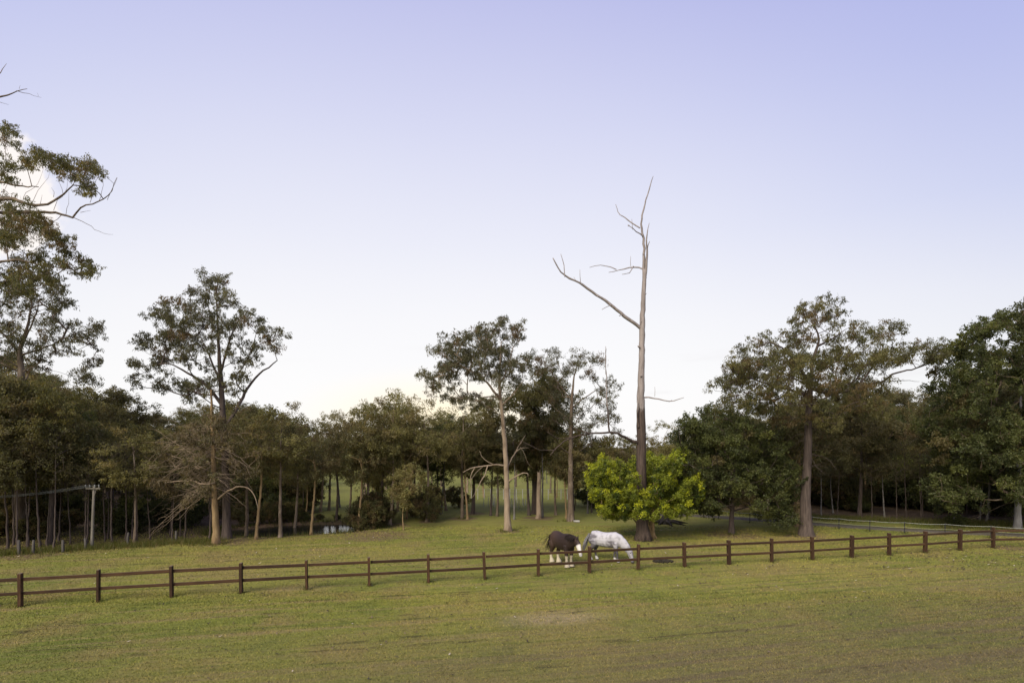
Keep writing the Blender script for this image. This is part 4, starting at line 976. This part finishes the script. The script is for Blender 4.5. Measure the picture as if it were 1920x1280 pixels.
for i in range(len(fp) - 1):
    a, b2 = fp[i], fp[i + 1]; u = (b2 - a) / np.linalg.norm(b2 - a)
    for zz in (zt, zb_):
        p0 = np.array([*(a + u * 0.046), zz[i]]); p1 = np.array([*(b2 - u * 0.046), zz[i + 1]]); v = p1 - p0; ln_ = np.linalg.norm(v)
        o = link('rail', rm, fence, (p0 + p1) / 2 - O); o.scale = (ln_, rng.uniform(.92, 1.06), rng.uniform(.92, 1.08))
        o.rotation_euler = (rng.normal(0, .03), -math.asin(v[2] / ln_), math.atan2(v[1], v[0]))

# ------------------------------------------------------------------ tape fence by the driveway
m, nt, b = mat_new('white_tape'); b.inputs['Base Color'].default_value = (0.40, 0.41, 0.36, 1); M['tape'] = m
m, nt, b = mat_new('black_picket'); b.inputs['Base Color'].default_value = (0.025, 0.025, 0.028, 1); M['picket'] = m
tpx = [(1320, 970), (1347, 973), (1406, 979.5), (1441, 983), (1479, 985.5), (1523, 987), (1573, 991), (1631, 996), (1696, 1000), (1772, 1004), (1858, 1009), (1955, 1014)]
tf = [ground(G(*q)) for q in tpx]
tfe = tag(empty('tape_fence', tf[0]), 'low electric tape fence on thin black pickets beside the driveway', 'fence')
mb = MB(); mb.box((0, 0, 0.33), (0.035, 0.035, 0.86)); mb.box((0, -0.03, 0.70), (0.05, 0.05, 0.05)); pk = mb.mesh('picket', M['picket'])
for q in tf: link('picket', pk, tfe, q - tf[0])
for a, b2 in zip(tf[:-1], tf[1:]):
    for zz, r_ in ((0.70, 0.010), (0.40, 0.005)):
        t_ = np.linspace(0, 1, 6)[:, None]; P = a + (b2 - a) * t_ + np.array([0, -0.055, zz]) - np.sin(t_ * np.pi) * [0, 0, 0.04]
        mb = MB(); mb.tube(P - tf[0], r_, 4); link('tape', mb.mesh('tape', M['tape']), tfe)
# verge of longer grass behind the driveway and white posts on the far field
m, nt, b = mat_new('white_post'); b.inputs['Base Color'].default_value = (0.45, 0.44, 0.40, 1); M['wpost'] = m
fa = [ground(G(x, 936 + rng.normal(0, .2))) for x in np.linspace(836, 1112, 24)]
ff = tag(empty('field_fence', fa[0]), 'white post and wire fence across the bright far field', 'fence')
mb = MB(); mb.tube([[0, 0, -.2], [0, 0, 1.1]], 0.035, 6); wp = mb.mesh('white_post', M['wpost'])
for q in fa: link('post', wp, ff, q - fa[0])
for zz in (0.5, 0.8, 1.1):
    mb = MB(); mb.tube(np.array(fa) - fa[0] + [0, -.04, zz], 0.006, 3); link('wire', mb.mesh('wire', M['tape']), ff)
for k in range(26):
    g = ground(G(rng.uniform(905, 1010), rng.uniform(941, 953))); mb = MB(); h_ = rng.uniform(.5, .9); mb.tube([[0, 0, -.1], [rng.normal(0, .03), 0, h_]], 0.028, 5)
    tag(link('tree_guard_stake', mb.mesh('stake', M['wpost']), None, g), 'short white stake standing in the far field grass', 'stake', 'white stakes in the far field')

# ------------------------------------------------------------------ power pole and old posts at the wood edge
m = bark_mat('pole_wood', (0.12, 0.108, 0.085), (0.22, 0.20, 0.16), None, 0.08, 9); M['pole'] = m
M['oldpost'] = bark_mat('old_post_wood', (0.05, 0.045, 0.038), (0.11, 0.10, 0.085), None, 0.1, 9)
m, nt, b = mat_new('ceramic'); b.inputs['Base Color'].default_value = (0.22, 0.22, 0.21, 1); b.inputs['Roughness'].default_value = 0.25; M['ceramic'] = m
m, nt, b = mat_new('power_wire'); b.inputs['Base Color'].default_value = (0.16, 0.17, 0.16, 1); M['wire'] = m
g = ground(G(172, 1028)); Y = g[1]; top = W(176.5, 911, Y) - g
pole = tag(empty('power_pole', g), 'weathered wooden power pole with a crossarm at the wood edge', 'power pole')
mb = MB(); mb.tube([[0, 0, -.3], top * .5, top], [0.085, 0.072, 0.06], 10); link('pole', mb.mesh('pole', M['pole'], True), pole)
ca = top - [0, 0, .12]; aw = 13.5 / F * Y
mb = MB(); mb.box(ca + [0.02, -.095, 0], (aw * 2, 0.055, 0.06)); arm = link('crossarm', mb.mesh('crossarm', M['pole']), pole)
mb = MB(); mb.tube([ca + [aw * .55, -.14, -.06], top - [-0.06, .1, .62]], 0.02, 4); link('brace', mb.mesh('brace', M['pole']), pole)
for u_ in (-.92, -.35, .35, .92):
    p = ca + [aw * u_, -.14, .05]; mb = MB(); mb.tube([p, p + [0, 0, .05], p + [0, 0, .10], p + [0, 0, .16]], [.02, .035, .025, .03], 6); link('insulator', mb.mesh('insulator', M['ceramic'], True), arm)
    q0 = p + [0, 0, .14]; q1 = W(-210, 925 + u_ * 3, Y - 1.0) - g; t_ = np.linspace(0, 1, 16)[:, None]
    P = q0 + (q1 - q0) * t_ - 4 * t_ * (1 - t_) * np.array([0, 0, .42]); mb = MB(); mb.tube(P, 0.007, 4); link('wire', mb.mesh('wire', M['wire']), pole)
for x, yb, h_ in ((36, 1040, .75), (62, 1038, .7), (118, 1036, .65), (-20, 1044, .75), (160, 1030, .6), (240, 1022, .7), (330, 1016, .65)):
    g = ground(G(x, yb)); mb = MB(); mb.tube([[0, 0, -.15], [rng.normal(0, .02), 0, h_ * .6], [rng.normal(0, .03), 0, h_]], [.075, .07, .055], 7)
    tag(link('old_fence_post', mb.mesh('old_post', M['oldpost'], True), None, g), 'short grey old fence post at the edge of the dark wood', 'post', 'old posts along the wood edge')

# ------------------------------------------------------------------ burnt stump, dung, trough and litter
m = bark_mat('charred_wood', (0.012, 0.011, 0.010), (0.05, 0.043, 0.038)); M['char'] = m
g = ground(G(1246, 981)); rng = np.random.default_rng(51)
st = tag(empty('burnt_stump', g), 'low charred black stump with splayed roots behind the bright leafy tree', 'stump')
mb = MB(); mb.tube([[0, 0, -.1], [.05, 0, .3], [.1, 0, .62], [.02, .05, .85]], [.5, .36, .24, .07], 9); mb.tube([[.12, 0, .45], [.38, 0, .70], [.5, .02, .92]], [.16, .1, .03], 6); link('stump', mb.mesh('stump', M['char'], True), st)
for a_ in np.linspace(0.2, 6.4, 9)[:-1]:
    d = np.array([math.cos(a_), math.sin(a_) * .8, 0]); l_ = rng.uniform(.9, 1.9); mb = MB()
    mb.tube([d * .2 + [0, 0, .25], d * l_ * .5 + [0, 0, .16], d * l_ + [0, 0, -.02]], [.16, .1, .04], 6); link('root', mb.mesh('root', M['char'], True), st)
m = bark_mat('dung', (0.018, 0.016, 0.011), (0.05, 0.042, 0.026)); M['dung'] = m
g = ground(G(1243, 1053)); mb = MB(); import bmesh
mb.tube([[-.5, 0, .0], [-.35, 0, .012], [.35, 0, .012], [.5, 0, 0]], [.02, .05, .05, .02], 6)
for _ in range(90):
    a_ = rng.random() * 6.28; r_ = rng.random() ** .6; c = np.array([math.cos(a_) * r_ * .52, math.sin(a_) * r_ * .38, 0.035 + .07 * (1 - r_) * rng.random()]); q = rng.uniform(.03, .055)
    mb.tube([c - [q, 0, 0], c - [q * .5, 0, 0], c + [q * .5, 0, 0], c + [q, 0, 0]], [q * .4, q, q, q * .4], 6)
tag(link('dung_heap', mb.mesh('dung_heap', M['dung'], True), None, g), 'dark flat heap of horse dung on the grass behind the fence', 'dung')
g = ground(G(1081, 978)); mb = MB(); mb.box((0, 0, .02), (.42, .24, .04)); mb.box((0, .105, .07), (.42, .03, .12)); mb.box((0, -.105, .07), (.42, .03, .12)); mb.box((.195, 0, .07), (.03, .179, .12)); mb.box((-.195, 0, .07), (.03, .179, .12))
tag(link('feed_trough', mb.mesh('trough', M['wpost']), None, g), 'small white trough on the grass right of the slender gum', 'trough')

m = leaf_mat('fallen_leaf', 0.1); M['fallen'] = m
nl = 3000; LX, LY = [], []
rg = np.random.default_rng(61)
for cx_, cy_, sx, sy, n_ in ((1800, 1046, 110, 14, 420), (1900, 1058, 60, 12, 160), (1400, 1075, 300, 30, 260), (960, 1120, 700, 60, 700), (600, 1060, 400, 30, 260), (1300, 1010, 300, 14, 260), (300, 1035, 250, 10, 320), (950, 1000, 120, 8, 200)):
    px = rg.normal(cx_, sx, n_); py = np.maximum(985, rg.normal(cy_, sy, n_)); yy = F * H / (py - HZ); LX += list((px - CX) / F * yy); LY += list(yy)
LX, LY = np.array(LX), np.array(LY); n = len(LX); a_ = rg.random(n) * 6.28; l_ = rg.uniform(.03, .085, n) * (.6 + .02 * LY); LZ = hgt(LX, LY) + .045
ca, sa = np.cos(a_) * l_, np.sin(a_) * l_; k_ = rg.uniform(.25, .5, n); hh = rg.uniform(.005, .05, n)
V = np.stack([np.stack([LX - ca, LY - sa, LZ], -1), np.stack([LX - sa * k_, LY + ca * k_, LZ + hh * .3], -1), np.stack([LX + ca, LY + sa, LZ + hh], -1), np.stack([LX + sa * k_, LY - ca * k_, LZ + .004], -1)], 1).reshape(-1, 3)
pc = np.array([(.045, .032, .02), (.10, .07, .04), (.19, .14, .08), (.42, .36, .27)]); cc = pc[rg.choice(4, n, p=[.5, .28, .15, .07])]
tag(link('fallen_leaves', mesh_np('fallen_leaves', V, np.arange(4 * n).reshape(-1, 4), M['fallen'], fcol=cc)), 'fallen brown leaves and bark scattered over the lawn', 'leaf litter', kind='stuff')

# longer grass in tufts along the wood edge, verge, and round post feet
rg = np.random.default_rng(62); TX, TY, TH = [], [], []
def tuft(x, y, n_, sp_, h_):
    TX.extend(x + rg.normal(0, sp_, n_)); TY.extend(y + rg.normal(0, sp_, n_)); TH.extend(rg.uniform(.4, 1.0, n_) * h_)
for p in fp: tuft(p[0], p[1], 45, .13, .14)
for q in tf: tuft(q[0], q[1], 30, .2, .25)
for x in np.linspace(-60, 410, 170):
    q = G(x + rg.normal(0, 3), np.interp(x, [-60, 0, 180, 410], [1045, 1041, 1028.5, 1014]) + rg.normal(-1, 2.0)); tuft(q[0], q[1], 45, .35, .32)
for k in range(230):
    x = rg.uniform(1290, 1990); yv = np.interp(x, [1290, 1380, 1527, 1700, 1990], [960, 963, 970.5, 979, 988]) + rg.normal(-1, 2.2); q = G(x, yv); tuft(q[0], q[1], 60, .5, .38)
for k in range(70):
    a_ = rg.random() * 6.28; u = math.cos(a_) * PA * 1.12; v = math.sin(a_) * PB * 1.12; tuft(PC[0] + u * math.cos(PR) - v * math.sin(PR), PC[1] + u * math.sin(PR) + v * math.cos(PR), 40, .3, .4)
for bx_, by_ in ((952, 996), (1206, 1014), (1512, 1004), (1372, 1000), (1070, 977), (406, 1020), (172, 1029), (731, 985), (867, 973)):
    q = G(bx_, by_); 
    for _ in range(10): tuft(q[0] + rg.normal(0, .32), q[1] + rg.normal(0, .25), 14, .1, .2)
TX, TY, TH = map(np.array, (TX, TY, TH)); n = len(TX); an = rg.random(n) * 6.28; wb = rg.uniform(.010, .02, n); TZ = hgt(TX, TY); lx = rg.normal(0, .35, (n, 2)) * TH[:, None]
B = np.stack([np.stack([TX - np.cos(an) * wb, TY - np.sin(an) * wb, TZ - .02], -1), np.stack([TX + np.cos(an) * wb, TY + np.sin(an) * wb, TZ - .02], -1), np.stack([TX + lx[:, 0], TY + lx[:, 1], TZ + TH], -1)], 1).reshape(-1, 3)
gc = np.array([(.085, .105, .025), (.12, .13, .03), (.16, .14, .05), (.20, .155, .075)])[rg.choice(4, n, p=[.35, .35, .2, .1])]
tag(link('rough_grass', mesh_np('rough_grass', B, np.arange(n * 3).reshape(-1, 3), M['leaf'], fcol=gc)), 'longer rough grass along the wood edge, driveway verge and fence posts', 'grass', kind='stuff')

# ------------------------------------------------------------------ horses
M['coat'] = vcol_mat('horse_coat', 0.6)
m, nt, b = mat_new('horse_hair_dark'); nt.links.new(ramp(nt, noise(nt, objcoord(nt, (1, 1, 1)), 30, 3), [(.3, (.010, .007, .006)), (.7, (.04, .028, .022))]), b.inputs['Base Color']); M['hair'] = m
m, nt, b = mat_new('horse_hair_grey'); nt.links.new(ramp(nt, noise(nt, objcoord(nt, (1, 1, 1)), 30, 3), [(.3, (.12, .115, .12)), (.7, (.34, .33, .33))]), b.inputs['Base Color']); M['hair_grey'] = m
m, nt, b = mat_new('eye'); b.inputs['Base Color'].default_value = (.006, .005, .005, 1); b.inputs['Roughness'].default_value = .15; M['eye'] = m

def ell_tube(mb, st, k=16):
    """st: list of (centre, half width (side), half height (in the bending plane), tilt direction computed from path)"""
    P = np.array([s_[0] for s_ in st], float); T = np.gradient(P, axis=0); T /= np.linalg.norm(T, axis=1)[:, None]
    a = np.arange(k) / k * 2 * np.pi; V = []
    for (c, hw, hh), t in zip(st, T):
        side = np.array([0, 1.0, 0]); side -= t * (side @ t); side /= np.linalg.norm(side); upv = np.cross(side, t)
        V.append(np.asarray(c) + np.cos(a)[:, None] * side * hw + np.sin(a)[:, None] * upv * hh)
    n = len(st); V = np.concatenate(V + [P[:1], P[-1:]])
    i = np.arange(n - 1)[:, None] * k; j = np.arange(k)[None]; j2 = (j + 1) % k
    F4 = np.stack([i + j, i + k + j, i + k + j2, i + j2], -1).reshape(-1, 4)
    F3 = [[q, (q + 1) % k, n * k] for q in range(k)] + [[(n - 1) * k + (q + 1) % k, (n - 1) * k + q, n * k + 1] for q in range(k)]
    mb.add(V, F4, F3)

def horse_body(name, neck, head, ears, legs, colour, feather):
    mb = MB()
    ell_tube(mb, [((-.93, 0, 1.20), .10, .14), ((-.88, 0, 1.16), .20, .28), ((-.74, 0, 1.17), .28, .40), ((-.50, 0, 1.19), .32, .42), ((-.20, 0, 1.15), .33, .40), ((.10, 0, 1.13), .33, .41), ((.38, 0, 1.15), .30, .43),
                  ((.58, 0, 1.17), .26, .43), ((.76, 0, 1.15), .21, .34), ((.90, 0, 1.12), .14, .20)])
    ell_tube(mb, neck); ell_tube(mb, head, 14)
    for base_, tip_, w_ in ears:
        base_, tip_ = np.array(base_), np.array(tip_); ell_tube(mb, [(base_ * 1.2 - tip_ * .2, w_, w_), (base_ * .5 + tip_ * .5, w_ * .8, w_ * .7), (tip_, w_ * .25, w_ * .25)], 8)
    for lg in legs:
        P = np.array([q[0] for q in lg]); r_ = np.array([q[1] for q in lg])
        Q, q_ = resample(P, r_, 0.04); ell_tube(mb, [(c_, w_, w_) for c_, w_ in zip(Q, q_)], 12)
    me = mb.mesh(name + '_raw', None, True)
    o = bpy.data.objects.new(name + '_raw', me); col.objects.link(o)
    md = o.modifiers.new('r', 'REMESH'); md.mode = 'VOXEL'; md.voxel_size = 0.017; md.use_smooth_shade = True
    md = o.modifiers.new('s', 'SMOOTH'); md.factor = 0.5; md.iterations = 5
    dg = bpy.context.evaluated_depsgraph_get(); dg.update()
    me2 = bpy.data.meshes.new_from_object(o.evaluated_get(dg)); me2.name = name
    bpy.data.objects.remove(o); bpy.data.meshes.remove(me)
    n = len(me2.vertices); co = np.zeros(n * 3); me2.vertices.foreach_get('co', co); co = co.reshape(-1, 3)
    c = np.ones((n, 4)); c[:, :3] = colour(co)
    at = me2.attributes.new('col', 'FLOAT_COLOR', 'POINT'); at.data.foreach_set('color', c.astype(np.float32).ravel())
    me2.materials.clear(); me2.materials.append(M['coat'])
    me2.polygons.foreach_set('use_smooth', np.ones(len(me2.polygons), bool))
    return me2

def vnoise(p, sc, seed):
    r = np.random.default_rng(seed); o = 0
    for k in range(14):
        d = r.normal(0, 1, 3); d /= np.linalg.norm(d); o = o + np.sin(p @ d * sc * r.uniform(.6, 1.6) + r.random() * 6.28)
    return o / 14 * 2.6
ss = lambda a, b_, x: (lambda t: t * t * (3 - 2 * t))(np.clip((x - a) / (b_ - a), 0, 1))

def leg_set(fore, hind, thick, feather):
    L_ = []
    for s_, (dx, dk) in zip((-1, 1), fore):
        L_.append([((.58, s_ * .15, 1.05), .15), ((.60, s_ * .155, .86), .125), ((.60 + dx * .5, s_ * .15, .66), .085 * thick), ((.61 + dx * .8 + dk, s_ * .145, .48), .070 * thick), ((.60 + dx, s_ * .14, .42), .056 * thick),
                   ((.60 + dx, s_ * .14, .24), .050 * thick + feather * .25), ((.62 + dx, s_ * .14, .15), .062 * thick + feather * .6), ((.65 + dx, s_ * .14, .07), .072 * thick + feather), ((.66 + dx, s_ * .14, .012), .082 * thick + feather * .9)])
    for s_, (dx, dk) in zip((-1, 1), hind):
        L_.append([((-.62, s_ * .16, 1.10), .23), ((-.58, s_ * .18, .92), .19), ((-.64 + dx * .4, s_ * .17, .74), .12), ((-.76 + dx * .8, s_ * .16, .60), .085 * thick), ((-.82 + dx, s_ * .155, .52), .075 * thick), ((-.81 + dx, s_ * .15, .42), .060 * thick),
                   ((-.78 + dx, s_ * .15, .24), .052 * thick + feather * .25), ((-.75 + dx, s_ * .15, .15), .062 * thick + feather * .6), ((-.71 + dx, s_ * .15, .07), .072 * thick + feather), ((-.70 + dx, s_ * .15, .012), .084 * thick + feather * .9)])
    return L_

def hair_strands(name, roots, dirs, length, mat, rng, n, r=0.008, grav=0.5, spread=0.12):
    mb = MB()
    for _ in range(n):
        k = rng.integers(len(roots)); p = np.array(roots[k]) + rng.normal(0, .018, 3); d = np.array(dirs[k]) + rng.normal(0, spread, 3); d /= np.linalg.norm(d); l_ = length * rng.uniform(.6, 1.1); P = [p]
        for q in range(5):
            d = d + np.array([0, 0, -grav * .3]); d /= np.linalg.norm(d); P.append(P[-1] + d * l_ / 5 + rng.normal(0, .008, 3))
        mb.tube(P, np.array([1, 1.1, 1.0, .8, .6, .3]) * r, 4)
    return mb.mesh(name, M[mat], True)

def horse(name, label, loc, heading, scale, me, mane, tail, eyes):
    t = tag(empty(name, loc, heading, scale), label, 'horse')
    bd = link('body', me, t); link('mane', mane, t); link('tail', tail, t)
    for e in eyes:
        mb = MB(); mb.tube([np.array(e) - [.022, 0, 0], np.array(e) - [.012, 0, 0], np.array(e) + [.012, 0, 0], np.array(e) + [.022, 0, 0]], [.004, .022, .022, .004], 8); link('eye', mb.mesh('eye', M['eye'], True), bd)
    return t

# brown draught horse with its head over the top rail
rng = np.random.default_rng(71)
hb_head = [((1.28, 0, 1.37), .085, .12), ((1.35, 0, 1.28), .11, .17), ((1.43, 0, 1.16), .105, .16), ((1.52, 0, .99), .08, .12), ((1.60, 0, .83), .07, .096), ((1.645, 0, .74), .074, .092), ((1.665, 0, .69), .05, .06)]
hb_neck = [((.52, 0, 1.22), .23, .38), ((.74, 0, 1.26), .20, .35), ((.94, 0, 1.31), .165, .30), ((1.14, 0, 1.35), .135, .24), ((1.30, 0, 1.34), .11, .18)]
def col_brown(p):
    c = np.tile(np.array([.032, .020, .016]), (len(p), 1)) * (1 + .25 * vnoise(p, 4, 1))[:, None]
    fl = ss(.2, -.7, p[:, 0])[:, None]; c = c * (1 - .35 * fl) + np.array([.085, .050, .034]) * .6 * fl * .6
    leg = (p[:, 2] < .80) & (np.abs(p[:, 1]) > .03)
    w = ss(.62, .50, p[:, 2] + .05 * vnoise(p, 9, 2)) * (p[:, 0] < 1.0); c = c * (1 - w[:, None]) + np.array([.40, .35, .25]) * w[:, None]
    hoof = ss(.05, .035, p[:, 2]); c = c * (1 - hoof[:, None]) + np.array([.30, .25, .18]) * hoof[:, None]
    ax = np.array([1.665 - 1.30, 0, .69 - 1.35]); q = p - np.array([1.30, 0, 1.35]); tt = q @ ax / (ax @ ax); perp = q - tt[:, None] * ax; fr = perp @ np.array([.875, 0, .484])
    blaze = ss(-.055, -.01, fr + .02 * vnoise(p, 14, 3) + .03 * tt) * ss(.22, .34, tt) * (p[:, 0] > 1.2) ; mz = ss(.72, .80, tt) * (p[:, 0] > 1.3)
    w = np.maximum(blaze, mz * .9); c = c * (1 - w[:, None]) + np.array([.66, .62, .57]) * w[:, None]
    return c
me_b = horse_body('brown_horse_body', hb_neck, hb_head, [((1.25, .075, 1.46), (1.27, .10, 1.64), .045), ((1.25, -.075, 1.46), (1.27, -.10, 1.64), .045)], leg_set([(.03, 0), (-.04, 0)], [(-.04, 0), (.12, 0)], 1.15, .055), col_brown, .05)
mr = [(x, .0, z) for x, z in zip(np.linspace(.62, 1.24, 30), np.interp(np.linspace(.62, 1.24, 30), [.62, .8, 1.0, 1.2, 1.24], [1.58, 1.60, 1.58, 1.55, 1.52]))]
mane = hair_strands('mane', [(a_, -.03, c_ - .02) for a_, _, c_ in mr], [(.1, -.7, .1)] * 30, .34, 'hair', rng, 170, .010, .9)
fl_ = hair_strands('forelock', [(1.30, 0, 1.47)], [(.8, 0, -.3)], .22, 'hair', rng, 24, .009, .6)
tail = hair_strands('tail', [(-.95, y_, z_) for y_ in (-.03, 0, .03) for z_ in (1.30, 1.36, 1.42)], [(-.5, 0, -.35)] * 9, 1.0, 'hair', rng, 90, .010, .75, .14)
pb = ground(G(1063, 1065)); hb_ang = math.atan2(-0.90, 0.44)
hb = horse('brown_horse', 'dark brown draught horse with white face and feathered legs looking over the fence', (0, 0, 0), hb_ang, 0.97, me_b, mane, tail, [(1.42, .102, 1.24), (1.42, -.102, 1.24)])
link('forelock', fl_, hb)

# dapple grey grazing beside it
hg_neck = [((.50, 0, 1.20), .22, .36), ((.74, 0, 1.16), .18, .34), ((.96, 0, 1.02), .15, .27), ((1.15, 0, .83), .125, .215), ((1.28, 0, .66), .105, .165)]
hg_head = [((1.27, 0, .72), .085, .12), ((1.33, 0, .61), .105, .165), ((1.37, 0, .50), .10, .155), ((1.42, 0, .33), .075, .115), ((1.46, 0, .17), .065, .09), ((1.48, 0, .09), .066, .085), ((1.485, 0, .045), .045, .055)]
def col_grey(p):
    base_ = np.tile(np.array([.44, .43, .445]), (len(p), 1))
    dap = ss(.0, .9, vnoise(p, 28, 5)); hind = ss(-.25, -.75, p[:, 0]) * ss(1.62, 1.30, p[:, 2]); sh = ss(.34, .05, np.hypot(p[:, 0] - .38, (p[:, 2] - 1.02) * .8)); bel = ss(.95, .75, p[:, 2]) * .5
    w = np.clip((hind * 1.6 + sh * 1.1 + bel) * (.35 + .65 * ss(-.6, .6, vnoise(p, 22, 6))) + .36 * dap, 0, .92)
    c = base_ * (1 - w[:, None]) + np.array([.115, .105, .115]) * w[:, None]
    leg = ss(.80, .62, p[:, 2]) * (p[:, 0] < 1.0); c = c * (1 - .9 * leg[:, None]) + np.array([.050, .045, .046]) * .9 * leg[:, None]
    sock = ss(.24, .18, p[:, 2]) * (p[:, 0] < 1.0); c = c * (1 - sock[:, None]) + np.array([.48, .46, .44]) * sock[:, None]
    hoof = ss(.06, .04, p[:, 2]) * (p[:, 0] < 1.0); c = c * (1 - hoof[:, None]) + np.array([.12, .10, .085]) * hoof[:, None]
    mz = ss(.17, .08, p[:, 2]) * (p[:, 0] > 1.2); c = c * (1 - mz[:, None]) + np.array([.06, .055, .058]) * mz[:, None]
    return c
me_g = horse_body('grey_horse_body', hg_neck, hg_head, [((1.34, .075, .74), (1.44, .13, .83), .042), ((1.34, -.075, .74), (1.44, -.13, .83), .042)], leg_set([(.10, 0), (-.16, 0)], [(-.06, 0), (.16, 0)], 1.0, .012), col_grey, .0)
mane_g = hair_strands('mane_grey', [(x, .03, z) for x, z in zip(np.linspace(.75, 1.32, 24), np.interp(np.linspace(.75, 1.32, 24), [.75, .95, 1.15, 1.32], [1.50, 1.30, 1.07, .83]))], [(.3, .7, 0)] * 24, .22, 'hair_grey', rng, 120, .009, .9)
tail_g = hair_strands('tail_grey', [(-.94, y_, z_) for y_ in (-.03, 0, .03) for z_ in (1.28, 1.34, 1.40)], [(-.5, 0, -.6)] * 9, .95, 'hair_grey', rng, 90, .012, .9, .06)
hg = horse('grey_horse', 'dapple grey horse grazing with its head down behind the fence', (0, 0, 0), R(-30), 0.91, me_g, mane_g, tail_g, [(1.405, .098, .57), (1.405, -.098, .57)])
def put(o, local, px, py):       # move a horse so that a hoof stands on a pixel's ground
    g = ground(G(px, py)); o.rotation_euler.z; a_ = o.rotation_euler.z; s_ = o.scale[0]
    x, y = local; o.location = (g[0] - s_ * (x * math.cos(a_) - y * math.sin(a_)), g[1] - s_ * (x * math.sin(a_) + y * math.cos(a_)), g[2])
put(hb, (.66, 0), 1068, 1064)
put(hg, (.66, -.14), 1156, 1055)
